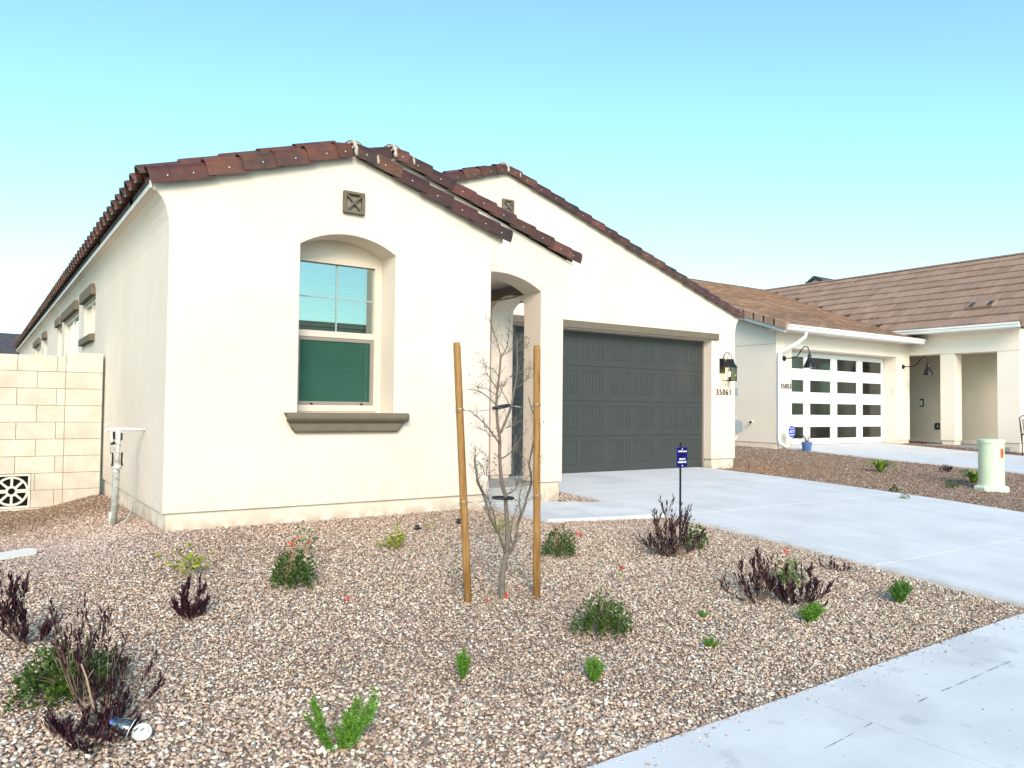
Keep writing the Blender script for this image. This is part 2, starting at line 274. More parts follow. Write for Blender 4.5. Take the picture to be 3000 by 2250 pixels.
# ------------------------------------------------------------------ mesh building
WP = {}
def wp(o): return WP.get(o.name, Vector((0, 0, 0)))
def tag(o, label=None, cat=None, group=None, kind=None):
    if label: o['label'] = label
    if cat: o['category'] = cat
    if group: o['group'] = group
    if kind: o['kind'] = kind
    return o
def root(name, loc, label=None, cat=None, group=None, kind=None):
    o = bpy.data.objects.new(name, None); o.empty_display_size = .1; col.objects.link(o); o.location = loc; WP[o.name] = Vector(loc)
    return tag(o, label, cat, group, kind)
class MB:
    def __init__(s): s.v = []; s.f = []; s.m = []; s.mi = 0
    def add(s, vs, fs):
        n = len(s.v); s.v += [tuple(v) for v in vs]; s.f += [tuple(i+n for i in f) for f in fs]; s.m += [s.mi]*len(fs); return s
    def box(s, x0, x1, y0, y1, z0, z1):
        return s.add([(x0, y0, z0), (x1, y0, z0), (x1, y1, z0), (x0, y1, z0), (x0, y0, z1), (x1, y0, z1), (x1, y1, z1), (x0, y1, z1)],
                     [(0, 3, 2, 1), (4, 5, 6, 7), (0, 1, 5, 4), (1, 2, 6, 5), (2, 3, 7, 6), (3, 0, 4, 7)])
    def obox(s, c, ax, ay, az, hx, hy, hz):     # oriented box
        c = Vector(c); P = []
        for dz in (-1, 1):
            for dx, dy in ((-1, -1), (1, -1), (1, 1), (-1, 1)): P.append(c+ax*dx*hx+ay*dy*hy+az*dz*hz)
        return s.add(P, [(0, 3, 2, 1), (4, 5, 6, 7), (0, 1, 5, 4), (1, 2, 6, 5), (2, 3, 7, 6), (3, 0, 4, 7)])
    def tube(s, pts, rad, seg=8, cap=True):
        pts = [Vector(p) for p in pts]; n = len(pts)
        if not hasattr(rad, '__len__'): rad = [rad]*n
        T = []
        for i in range(n):
            a = pts[max(i-1, 0)]; b = pts[min(i+1, n-1)]; d = (b-a)
            T.append(d.normalized() if d.length > 1e-9 else Vector((0, 0, 1)))
        up = Vector((0, 0, 1)) if abs(T[0].z) < .9 else Vector((1, 0, 0))
        N = (up-T[0]*up.dot(T[0])).normalized(); V = []
        for i in range(n):
            N = (N-T[i]*N.dot(T[i]));
            N = N.normalized() if N.length > 1e-6 else T[i].orthogonal().normalized()
            B = T[i].cross(N)
            for k in range(seg):
                a = 2*math.pi*k/seg; V.append(pts[i]+(N*math.cos(a)+B*math.sin(a))*rad[i])
        F = [(i*seg+k, i*seg+(k+1) % seg, (i+1)*seg+(k+1) % seg, (i+1)*seg+k) for i in range(n-1) for k in range(seg)]
        if cap: F += [tuple(reversed(range(seg))), tuple(range((n-1)*seg, n*seg))]
        return s.add(V, F)
    def lathe(s, c, prof_, seg=20):
        V = []; F = []
        for r, z in prof_:
            for k in range(seg):
                a = 2*math.pi*k/seg; V.append((c[0]+r*math.cos(a), c[1]+r*math.sin(a), c[2]+z))
        n = len(prof_)
        F = [(i*seg+k, i*seg+(k+1) % seg, (i+1)*seg+(k+1) % seg, (i+1)*seg+k) for i in range(n-1) for k in range(seg)]
        F += [tuple(reversed(range(seg))), tuple(range((n-1)*seg, n*seg))]
        return s.add(V, F)
    def prism(s, poly, f, d):     # poly 2-D list, f maps (a,b)->Vector, d = extrusion vector
        n = len(poly); A = [f(*p) for p in poly]; B = [a+d for a in A]
        return s.add(A+B, [tuple(range(n))]+[tuple(range(2*n-1, n-1, -1))]+[(i, (i+1) % n+0, (i+1) % n+n, i+n)[::-1] for i in range(n)])
    def sheet(s, loops, f):       # flat tessellated sheet with holes
        P = [[Vector((a, b, 0)) for a, b in lp] for lp in loops]; tr = tessellate_polygon(P)
        V = [f(a, b) for lp in loops for a, b in lp]
        return s.add(V, [tuple(t) for t in tr])
    def strip(s, loop, f0, f1, closed=True):
        n = len(loop); V = [f0(a, b) for a, b in loop]+[f1(a, b) for a, b in loop]
        return s.add(V, [(i, (i+1) % n, (i+1) % n+n, i+n) for i in range(n if closed else n-1)])
    def build(s, name, mats, parent=None, label=None, smooth=False, recalc=True, loc=None):
        me = bpy.data.meshes.new(name); o0 = wp(parent) if parent else (Vector(loc) if loc else Vector((0, 0, 0)))
        me.from_pydata([(v[0]-o0.x, v[1]-o0.y, v[2]-o0.z) for v in s.v], [], s.f)
        if not isinstance(mats, (list, tuple)): mats = [mats]
        soft = mats[0] in ('stucco', 'stucco_n')
        for k in mats: me.materials.append(M[k] if isinstance(k, str) else k)
        if len(mats) > 1: me.polygons.foreach_set('material_index', s.m)
        if recalc:
            bm = bmesh.new(); bm.from_mesh(me); bmesh.ops.recalc_face_normals(bm, faces=bm.faces); bm.to_mesh(me); bm.free()
        if soft:
            bm = bmesh.new(); bm.from_mesh(me); bmesh.ops.remove_doubles(bm, verts=bm.verts, dist=.0003); bmesh.ops.recalc_face_normals(bm, faces=bm.faces); bm.to_mesh(me); bm.free()
            if name == 'side_wall': me.polygons.foreach_set('use_smooth', [True]*len(me.polygons)); me.set_sharp_from_angle(angle=R(28))
        if smooth: me.polygons.foreach_set('use_smooth', [True]*len(me.polygons))
        me.update()
        return put(me, name, parent, label, loc)
def put(me, name, parent=None, label=None, loc=None):
    o = bpy.data.objects.new(name, me); col.objects.link(o)
    if parent: o.parent = parent; WP[o.name] = wp(parent)
    elif loc: o.location = loc; WP[o.name] = Vector(loc)
    if label: o['label'] = label
    return o
def place(me, name, parent, loc, rot=None):      # shared mesh under a root, at world position
    o = bpy.data.objects.new(name, me); col.objects.link(o); o.parent = parent; o.location = Vector(loc)-wp(parent)
    if rot: o.rotation_euler = rot
    return o
def text_mesh(txt, size, ext=.004, shear=0, offset=0, name='text'):
    c = bpy.data.curves.new(name, 'FONT'); c.body = txt; c.size = size; c.extrude = ext; c.shear = shear; c.offset = offset; c.align_x = 'CENTER'; c.align_y = 'CENTER'; c.resolution_u = 4
    o = bpy.data.objects.new(name, c); col.objects.link(o)
    dg = bpy.context.evaluated_depsgraph_get(); me = bpy.data.meshes.new_from_object(o.evaluated_get(dg)); bpy.data.objects.remove(o); return me
def put_text(txt, size, center, parent, mat, name, yaw=0, ext=.002, shear=0, offset=0, sx=1):
    me = text_mesh(txt, size, ext, shear, offset, name); me.materials.clear(); me.materials.append(M[mat])
    o = bpy.data.objects.new(name, me); col.objects.link(o); o.parent = parent; o.location = Vector(center)-wp(parent)
    o.rotation_euler = (R(90), 0, yaw); o.scale = (sx, 1, 1); return o
XZ = lambda Y: (lambda a, b: Vector((a, Y, b)))
YZ = lambda X: (lambda a, b: Vector((X, a, b)))
def arc_loop(x0, x1, z0, zs, za, n=14):     # window/door outline with a segmental arch
    L = [(x0, z0), (x1, z0), (x1, zs)]; h = za-zs; c = (x1-x0)/2; rr = (c*c+h*h)/(2*h); cx = (x0+x1)/2; cz = za-rr; a0 = math.asin(c/rr)
    for i in range(1, n): a = a0-2*a0*i/n; L.append((cx+rr*math.sin(a), cz+rr*math.cos(a)))
    L.append((x0, zs)); return L

# ================================================================== SETTING
mb = MB(); mb.box(-400, 400, -400, 600, -1.2, -.80); tag(mb.build('ground', 'earth'), kind='structure')
mb = MB(); mb.box(-80, 80, -17, -6.4, -.79, -.70); tag(mb.build('street', 'asphalt'), kind='structure')
mb = MB(); mb.box(-80, 80, -6.42, -6.22, -.79, -.575); tag(mb.build('kerb', 'walk'), kind='structure')
def field(name, x0, x1, y0, y1, zf, step, mat, thick=.25, clip=None):
    xs = np.linspace(x0, x1, max(2, int((x1-x0)/step)+1)); ys = np.linspace(y0, y1, max(2, int((y1-y0)/step)+1))
    X, Y = np.meshgrid(xs, ys); Z = zf(X, Y); nx, ny = len(xs), len(ys)
    V = [(float(X[j, i]), float(Y[j, i]), float(Z[j, i])) for j in range(ny) for i in range(nx)]
    F = [(j*nx+i, j*nx+i+1, (j+1)*nx+i+1, (j+1)*nx+i) for j in range(ny-1) for i in range(nx-1)]
    b = MB(); b.add(V, F)
    per = [(i, 0) for i in range(nx)]+[(nx-1, j) for j in range(1, ny)]+[(i, ny-1) for i in range(nx-2, -1, -1)]+[(0, j) for j in range(ny-2, 0, -1)]
    vb = [(V[j*nx+i][0], V[j*nx+i][1], V[j*nx+i][2]-thick) for i, j in per]; n = len(per)
    b.v += vb; o = nx*ny
    for k in range(n):
        i, j = per[k]; i2, j2 = per[(k+1) % n]; b.f.append((j*nx+i, o+k, o+(k+1) % n, j2*nx+i2)); b.m.append(0)
    return b
tag(field('yard', -9, 5.345, -4.80, 6, lambda X, Y: zyard(X, Y)-.012, .15, 'earth', .2).build('yard', 'fines', recalc=False), kind='structure')
tag(field('side_yard', 10.285, 15.745, -4.49, 9, lambda X, Y: zstrip(X, Y)-.012, .2, 'earth', .2).build('side_yard', 'fines', recalc=False), kind='structure')
tag(field('far_yard', 21.01, 40, -4.49, 9, lambda X, Y: profN(Y)-.0+.0*X, .5, 'earth', .2).build('far_yard', 'earth', recalc=False), kind='structure')

def slabs(name, xs, ys, zf, mat, gap=.012, thick=.13, step=.4):
    r = root(name, (0, 0, 0), kind='structure')
    for i in range(len(xs)-1):
        for j in range(len(ys)-1):
            x0, x1, y0, y1 = xs[i]+gap/2, xs[i+1]-gap/2, ys[j]+gap/2, ys[j+1]-gap/2
            b = field('slab', x0, x1, y0, y1, zf, step, mat, thick); b.build('slab', mat, r, recalc=False)
    mb = field('joint', xs[0]+.01, xs[-1]-.01, ys[0]+.01, ys[-1]-.01, lambda X, Y: zf(X, Y)-.035, step, mat, thick-.05); mb.build('joint_filler', 'jointfill', r, recalc=False)
    return r
slabs('driveway', [5.35, 10.28], [-4.5, -3.2, -.72, 1.15, 3.42], lambda X, Y: prof(Y)+0*X, 'drive')
slabs('neighbour_driveway', [15.75, 18.4, 21.0], [-4.5, -2.6, 0, 2.6, 5.95], lambda X, Y: profN(Y)+0*X, 'drive')
sx = [2.2+1.47*k for k in range(-8, 16)]
slabs('sidewalk', sx, [-6.22, -4.5], lambda X, Y: -.54-.02*(-4.5-Y)+0*X, 'walk')
sw_ = bpy.data.objects['sidewalk']; SKEW = .037
RS = Matrix.Translation((5.3, -4.5, 0)) @ Matrix.Rotation(SKEW, 4, 'Z') @ Matrix.Translation((-5.3, 4.5, 0)); sw_.matrix_world = RS; RSI = RS.inverted()
for (ua, va, ub, vb) in ((2416, 2192, 2470, 2164), (2478, 2160, 2500, 2147), (2530, 2131, 2556, 2117), (2690, 2057, 2716, 2043), (2760, 2024, 2790, 2012), (2800, 2008, 2835, 1992), (2845, 1988, 2880, 1972), (2893, 1966, 2925, 1952), (2935, 1948, 2962, 1936)):
    f_ = lambda x, y: -.54-.02*(-4.5-y)+.003
    p = hit(ua, va, f_); q = hit(ub, vb, f_); d_ = (q-p).normalized(); n_ = Vector((-d_.y, d_.x, 0))*.0045; b = MB()
    k_ = [p.lerp(q, t/4) for t in range(5)]; V = []
    for i, c_ in enumerate(k_): wv_ = n_*rnd.uniform(.3, 1.2); V += [RSI @ (c_-wv_), RSI @ (c_+wv_)]
    b.add(V, [(2*i, 2*i+1, 2*i+3, 2*i+2) for i in range(4)]); b.build('chalk_mark', 'boxgrey', sw_, recalc=False)
# walkway from the drive to the porch step
wk = root('walkway', (0, 0, 0), kind='structure')
def flat_poly(poly, zf, name, mat, parent, thick=.12):
    b = MB(); n = len(poly); P = [Vector((x, y, float(zf(x, y)))) for x, y in poly]; Q = [p-Vector((0, 0, thick)) for p in P]
    b.add(P+Q, [tuple(range(n))]+[(i, i+n, (i+1) % n+n, (i+1) % n) for i in range(n)]); return b.build(name, mat, parent)
zw = lambda x, y: float(prof(y))+.004
flat_poly([(3.72, .86), (3.83, -.36), (4.45, -.47), (4.62, .68), (4.40, .86)], zw, 'slab', 'walk', wk)
flat_poly([(4.458, -.472), (5.343, -.62), (5.343, .36), (4.82, .56), (4.628, .675)], zw, 'slab', 'walk', wk)
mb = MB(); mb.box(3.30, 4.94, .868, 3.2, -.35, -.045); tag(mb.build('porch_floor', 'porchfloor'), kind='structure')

# ------------------------------------------------------------------ gravel, built stone by stone in one mesh
PAL = np.array([(.64, .55, .45), (.47, .37, .29), (.36, .26, .205), (.29, .265, .25), (.80, .765, .71), (.20, .145, .115), (.50, .37, .30), (.43, .40, .37), (.58, .47, .37)])
PW = np.array([.22, .16, .10, .10, .15, .06, .08, .05, .08]); PW = PW/PW.sum()
def icosa():
    t = (1+5**.5)/2; v = np.array([(-1, t, 0), (1, t, 0), (-1, -t, 0), (1, -t, 0), (0, -1, t), (0, 1, t), (0, -1, -t), (0, 1, -t), (t, 0, -1), (t, 0, 1), (-t, 0, -1), (-t, 0, 1)], float); v /= np.linalg.norm(v[0])
    f = np.array([(0, 11, 5), (0, 5, 1), (0, 1, 7), (0, 7, 10), (0, 10, 11), (1, 5, 9), (5, 11, 4), (11, 10, 2), (10, 7, 6), (7, 1, 8), (3, 9, 4), (3, 4, 2), (3, 2, 6), (3, 6, 8), (3, 8, 9), (4, 9, 5), (2, 4, 11), (6, 2, 10), (8, 6, 7), (9, 8, 1)]); return v, f
OV = np.array([(1, 0, 0), (-1, 0, 0), (0, 1, 0), (0, -1, 0), (0, 0, 1), (0, 0, -1)], float)
OF = np.array([(0, 2, 4), (2, 1, 4), (1, 3, 4), (3, 0, 4), (2, 0, 5), (1, 2, 5), (3, 1, 5), (0, 3, 5)])
def stones(XY, zf, smin, smax, seed, colf=None, lo=False):
    rg = np.random.default_rng(seed); N = len(XY); bv, bf = (OV, OF) if lo else icosa()
    nv = len(bv); s = rg.uniform(0, 1, N)**1.6*(smax-smin)+smin; s = np.where(rg.uniform(0, 1, N) < .015, s*1.5, s)
    q = rg.normal(size=(N, 4)); q /= np.linalg.norm(q, axis=1)[:, None]; a, b, c, d = q.T
    Rm = np.stack([np.stack([1-2*(c*c+d*d), 2*(b*c-a*d), 2*(b*d+a*c)], 1), np.stack([2*(b*c+a*d), 1-2*(b*b+d*d), 2*(c*d-a*b)], 1), np.stack([2*(b*d-a*c), 2*(c*d+a*b), 1-2*(b*b+c*c)], 1)], 1)
    an = np.stack([np.ones(N)*1.12, rg.uniform(.55, .95, N), rg.uniform(.35, .75, N)], 1)
    V = bv[None]*rg.uniform(.55, 1.25, (N, nv, 1))*an[:, None, :]*s[:, None, None]
    V = np.einsum('nij,nkj->nki', Rm, V)
    V[:, :, 2] *= .68
    z = zf(XY[:, 0], XY[:, 1])+rg.uniform(-.45, .55, N)*s*.9
    V[:, :, 0] += XY[:, 0][:, None]; V[:, :, 1] += XY[:, 1][:, None]; V[:, :, 2] += z[:, None]
    C = PAL[rg.choice(len(PAL), N, p=PW)]*rg.uniform(.78, 1.25, (N, 1))*np.array([1.03, .955, .885])
    if colf is not None: C = colf(XY, C, rg)
    F = bf[None]+(np.arange(N)*nv)[:, None, None]
    return V.reshape(-1, 3), F.reshape(-1, 3), np.repeat(np.clip(C, 0, .9), nv, 0)
def np_mesh(name, parts, mat):
    V = []; F = []; C = []; o = 0
    for v, f, c in parts: V.append(v); F.append(f+o); C.append(c); o += len(v)
    V = np.concatenate(V); F = np.concatenate(F); C = np.concatenate(C); me = bpy.data.meshes.new(name)
    me.vertices.add(len(V)); me.vertices.foreach_set('co', V.astype(np.float32).ravel()); me.loops.add(F.size); me.loops.foreach_set('vertex_index', F.astype(np.int32).ravel())
    me.polygons.add(len(F)); me.polygons.foreach_set('loop_start', np.arange(0, F.size, 3, dtype=np.int32))
    try: me.polygons.foreach_set('loop_total', np.full(len(F), 3, dtype=np.int32))
    except Exception: pass
    me.update(calc_edges=True)
    at = me.color_attributes.new('col', 'FLOAT_COLOR', 'POINT'); at.data.foreach_set('color', np.concatenate([C, np.ones((len(C), 1))], 1).astype(np.float32).ravel())
    me.materials.append(M[mat]); o = bpy.data.objects.new(name, me); col.objects.link(o); return o
rg = np.random.default_rng(11)
def rand_xy(x0, x1, y0, y1, dens): n = int((x1-x0)*(y1-y0)*dens); return np.stack([rg.uniform(x0, x1, n), rg.uniform(y0, y1, n)], 1)
def in_poly(XY, poly):
    x, y = XY.T; ins = np.zeros(len(XY), bool); n = len(poly)
    for i in range(n):
        xa, ya = poly[i]; xb, yb = poly[(i+1) % n]
        c = ((ya > y) != (yb > y)) & (x < (xb-xa)*(y-ya)/((yb-ya) if yb != ya else 1e-9)+xa); ins ^= c
    return ins
FRONT = [(-2.6, -4.765), (5.33, -4.475), (5.33, -.64), (3.80, -.385), (3.70, .3), (3.27, .3), (3.27, -.005), (-.0, -.005), (-.0, 3.74), (-2.6, 3.74)]
def yard_col(XY, C, rg):
    x, y = XY.T
    n = .5+.5*np.sin(x*1.3+1.7*np.sin(y*.9))*np.cos(y*1.1+x*.5)
    # browner, dirtier bed beside the block wall; dusty pale patch in front of it
    br = np.clip((y-1.25+.5*np.sin(x*3))/.9, 0, 1)*np.clip((.25-x)/.4, 0, 1)
    d = np.exp(-(((x+.75)/.85)**2+((y-.25)/.9)**2))
    C = C*(1-.42*br[:, None])*np.array([1.0, 1.0-.0, 1.0])
    C = C*(1-br[:, None]*np.array([0, .13, .25])[None])
    C = C*(1-.45*d[:, None])+.45*d[:, None]*np.array([.72, .66, .62])
    pk = np.clip((y+1.6)/1.6, 0, 1)*(1-br); C = C*(1-pk[:, None]*np.array([.06, .14, .16])[None])
    return C*(.93+.14*n[:, None])
P1 = rand_xy(-2.6, 5.35, -4.8, 3.75, 5900); P1 = P1[in_poly(P1, FRONT)]
dist = np.hypot(P1[:, 0]-CC.x, P1[:, 1]-CC.y)
near = dist < 4.0
parts = [stones(P1[near], zyard, .0074, .0178, 1, yard_col), stones(P1[~near], zyard, .0080, .0170, 2, yard_col, True)]
PATCH = [(4.44, .80), (4.82, .575), (5.335, .375), (5.335, 3.0), (4.9, 3.0), (4.9, .8)]
P2 = rand_xy(4.4, 5.35, .3, 3.0, 2000); P2 = P2[in_poly(P2, PATCH)]
parts.append(stones(P2, lambda X, Y: prof(Y)-.012, .010, .022, 3, None, True))
tag(np_mesh('gravel', parts, 'stone'), label='tan crushed stone gravel covering the front yard', kind='stuff')
mb = MB(); mb.add([(4.38, .87, -.26), (4.45, .8, -.262), (5.343, .37, -.282), (5.343, 3.1, -.2), (4.9, 3.1, -.2)], [(0, 1, 2, 3, 4)]); tag(mb.build('planting_strip', 'earth', recalc=False), kind='structure')
def strip_col(XY, C, rg):
    x, y = XY.T; w_ = np.exp(-(((x-11.7)/1.3)**2+((y-2.6)/1.3)**2))
    C = C*np.array([.60, .54, .52])[None]; pick = rg.uniform(0, 1, len(x)) < .06; C[pick] *= 1.7
    return C*(1-w_[:, None]*np.array([-.05, .08, .25])[None])
P3 = rand_xy(10.29, 15.74, -4.48, 5.4, 1500); dd = np.hypot(P3[:, 0]-CC.x, P3[:, 1]-CC.y); P3 = P3[(dd < 30)]
P3 = P3[~((P3[:, 0] < 11.03) & (P3[:, 1] > 3.1))]
P4 = rand_xy(21.01, 21.85, 1.2, 5.3, 700); P5 = rand_xy(21.85, 25, 1.2, 2.35, 500)
P6 = rand_xy(11.05, 15.5, 5.4, 8, 300)
tag(np_mesh('side_gravel', [stones(P3, zstrip, .009, .021, 4, strip_col, True), stones(P6, zstrip, .012, .028, 6, strip_col, True),
    stones(np.concatenate([P4, P5]), lambda X, Y: profN(Y)+.015, .012, .03, 5, lambda XY, C, r: C*np.array([.5, .38, .36]), True)], 'stone'), label='brown crushed stone gravel between the two driveways', kind='stuff')

# ================================================================== MAIN HOUSE
H = root('stucco_house', (1.65, 0, -.15), 'cream stucco house with brown barrel tile gables, arched front window and dark grey garage door', 'house')
def flare_outline(xl, xr, za, ze, slope, over=.15, zs=2.42, zt=2.76, left=True, right=True):
    """gable outline with the plaster coving out under the eaves"""
    L = []
    def cv(x, s): return [(x+s*over*(1-math.cos(t*math.pi/2)), zs+(zt-zs)*math.sin(t*math.pi/2)*1.0) for t in (0, .2, .4, .6, .8, 1)]
    L += [(xl, 0)]; 
    a = cv(xl, -1) if left else [(xl, ze)]
    L = [(xl, 0)]+a+[(a[-1][0], zt+.07)]
    mid = (xl+xr)/2
    L += [(mid, za)]
    b = cv(xr, 1) if right else [(xr, ze)]
    L += [(b[-1][0], zt+.07)]+list(reversed(b))+[(xr, 0)]
    return L
def gable_wall(name, outline, holes, Y, depth, mat='stucco', hole_depth=.2):
    """front sheet with openings, reveals and the outline carried back"""
    b = MB(); b.sheet([outline]+holes, XZ(Y))
    b.strip(outline, XZ(Y), XZ(Y+depth), closed=False)
    for h, hd in zip(holes, hole_depth if isinstance(hole_depth, (list, tuple)) else [hole_depth]*len(holes)):
        b.strip(h, XZ(Y), XZ(Y+hd))
    return b
# --- gable 1: arched window
WIN = arc_loop(1.150, 2.140, .86, 2.46, 2.605)
o1 = flare_outline(0, 3.29, 3.40, 0, 0, right=True)
b = gable_wall('wall', o1, [WIN], 0, .80, hole_depth=.33)
b.sheet([WIN, [(1.203, .883), (2.091, .883), (2.091, 2.399), (1.203, 2.399)]], XZ(.33))
b.build('front_wall', 'stucco', H, recalc=False)
# side wall X=0 (with window openings) from Y=.80 to 25.5, below the coving
def rect(a0, a1, b0, b1): return [(a0, b0), (a1, b0), (a1, b1), (a0, b1)]
SW = [(4.95, 6.25, 1.90, 2.42), (7.05, 9.35, .95, 2.42), (9.95, 10.75, .95, 2.42), (13.6, 14.45, .95, 2.42), (15.7, 17.8, .95, 2.42)]
b = MB(); b.sheet([rect(.80, 25.5, 0, 2.42)]+[rect(*s) for s in SW], YZ(0))
for s in SW: b.strip(rect(*s), YZ(0), YZ(.10))
cvp = [(0-.15*(1-math.cos(t*math.pi/2)), 2.42+.34*math.sin(t*math.pi/2)) for t in (0, .2, .4, .6, .8, 1)]
n = len(cvp); V = [(x, .8, z) for x, z in cvp]+[(x, 25.5, z) for x, z in cvp]; b.add(V, [(i, i+1, i+1+n, i+n) for i in range(n-1)])
b.add([(0, 25.5, 0), (0, 25.5, 2.5), (6, 25.5, 2.5), (6, 25.5, 0)], [(0, 1, 2, 3)])
b.build('side_wall', 'stucco', H, recalc=False)
b = MB(); b.box(-.165, -.15, -.02, 25.55, 2.762, 2.83); b.build('fascia_board', 'fascia', H)
# foundation
for q in ((.03, 3.26, .03, .6, -.40, -.004), (.031, .25, .6, 25.4, -.6, -.004)): b = MB(); b.box(*q); b.build('foundation', 'found', H)
# --- gable 2: porch arch
ARCH = arc_loop(3.30, 4.57, -.004, 2.42, 2.60)[2:]
o2 = flare_outline(0, 4.93, 3.74, 0, 0)
# porch front face: outline minus arch (arch open to the bottom)
po = [(4.93, 0)]+[p for p in reversed(o2) if p[0] > 3.3 and p[1] > .1]
po2 = [p for p in o2]                      # full outline clockwise from bottom-left
front2 = [(.06, 2.5), (.06, 2.90)]+[(2.465, 3.74)]+[p for p in o2 if p[0] > 4.9]
front2 = [(x, z) for x, z in front2]+[(4.57, 0)]+ARCH+[(3.30, 0), (3.2, 0), (3.2, 2.5)]
b = MB(); b.sheet([front2], XZ(.80))
A = arc_loop(3.30, 4.57, 0, 2.42, 2.60)[2:]
b.strip(A, XZ(.80), XZ(1.17), closed=False)               # intrados of the front arch
# right side wall of the porch with arched opening Y 1.17..1.90
SA = arc_loop(1.17, 1.95, 0, 2.30, 2.46)
side_out = [(.8, 0), (1.17, 0)]+[(y, z) for y, z in reversed(SA[2:])]+[(1.95, 0), (3.1, 0), (3.1, 2.42), (.8, 2.42)]
for X in (4.57, 4.93): b.sheet([side_out], YZ(X))
b.strip(SA[2:], YZ(4.57), YZ(4.93), closed=False)
for y in (1.17, 1.95): b.add([(4.57, y, 0), (4.93, y, 0), (4.93, y, 2.30), (4.57, y, 2.30)], [(0, 1, 2, 3)])
b.add([(4.93+.15*(1-math.cos(t*math.pi/2)), y, 2.42+.34*math.sin(t*math.pi/2)) for y in (.8, 3.1) for t in (0, .2, .4, .6, .8, 1)], [(i, i+1, i+7, i+6) for i in range(5)])
b.add([(3.29, 1.1, 2.62), (4.6, 1.1, 2.62), (4.6, 3.1, 2.62), (3.29, 3.1, 2.62)], [(0, 1, 2, 3)])   # porch ceiling
b.add([(3.29, .8, 0), (3.29, 3.1, 0), (3.29, 3.1, 2.7), (3.29, .8, 2.7)], [(0, 1, 2, 3)])
b.add([(3.29, 3.08, 0), (4.6, 3.08, 0), (4.6, 3.08, 2.7), (3.29, 3.08, 2.7)], [(0, 1, 2, 3)])
b.build('porch_wall', 'stucco', H, recalc=False)
for q in ((4.60, 4.90, .83, 1.14, -.40, -.004), (4.60, 4.90, 1.97, 3.12, -.4, -.004), (3.262, 3.288, .61, 3.1, -.4, -.004)): b = MB(); b.box(*q); b.build('foundation', 'found', H)
# --- gable 3: garage front
o3 = flare_outline(0, 11.08, 4.70, 0, 0)
o3 = [(x, z) for x, z in o3]
g3 = [(4.8, 0)]+[(4.8, 2.5), (.07, 2.5), (.07, 2.90)]+[(5.54, 4.70)]+[p for p in o3 if p[0] > 6]+[(10.40, 0), (10.40, 2.30), (5.52, 2.30), (5.52, 0)]
b = MB(); b.sheet([g3], XZ(3.10))
for X in (5.52, 10.40): b.add([(X, 3.1, 0), (X, 3.34, 0), (X, 3.34, 2.3), (X, 3.1, 2.3)], [(0, 1, 2, 3)])
b.add([(5.52, 3.1, 2.3), (10.4, 3.1, 2.3), (10.4, 3.34, 2.3), (5.52, 3.34, 2.3)], [(0, 1, 2, 3)])
n = 6; b.add([(11.08+.15*(1-math.cos(t*math.pi/2)), y, 2.42+.34*math.sin(t*math.pi/2)) for y in (3.1, 22) for t in (0, .2, .4, .6, .8, 1)], [(i, i+1, i+7, i+6) for i in range(5)])
b.add([(11.08, 3.1, 0), (11.08, 22, 0), (11.08, 22, 2.43), (11.08, 3.1, 2.43)], [(0, 1, 2, 3)])
b.build('garage_wall', 'stucco', H, recalc=False)
for q in ((10.43, 11.05, 3.13, 3.6, -.45, -.004), (10.9, 11.05, 3.61, 22, -.5, -.004), (4.9, 5.49, 3.13, 3.6, -.4, -.004)): b = MB(); b.box(*q); b.build('foundation', 'found', H)
# lintel over garage
b = MB(); b.box(5.35, 10.56, 3.055, 3.12, 2.305, 2.425); b.build('lintel', 'trim', H)
# --- roof decks
def deck(x0, z0, x1, z1, y0, y1, name='roof_deck'):
    b = MB(); b.add([(x0, y0, z0), (x1, y0, z1), (x1, y1, z1), (x0, y1, z0), (x0, y0, z0-.05), (x1, y0, z1-.05), (x1, y1, z1-.05), (x0, y1, z0-.05)],
                    [(0, 1, 2, 3), (7, 6, 5, 4), (0, 4, 5, 1), (1, 5, 6, 2), (2, 6, 7, 3), (3, 7, 4, 0)]); return b.build(name, 'deck', H)
ZE = 2.86
pl = lambda x: ZE+(x+.17)*.3333
deck(-.17, ZE, 1.66, pl(1.66), .03, 1.0); deck(1.66, pl(1.66), 3.40, ZE+.02, .03, 1.0)
deck(-.17, ZE, 2.465, pl(2.465), .83, 3.3); deck(2.465, pl(2.465), 5.0, ZE+.05, .83, 3.3)
deck(-.17, ZE, 5.54, pl(5.54), 3.13, 25.5); deck(5.54, pl(5.54), 11.12, ZE+.0, 3.13, 25.5)
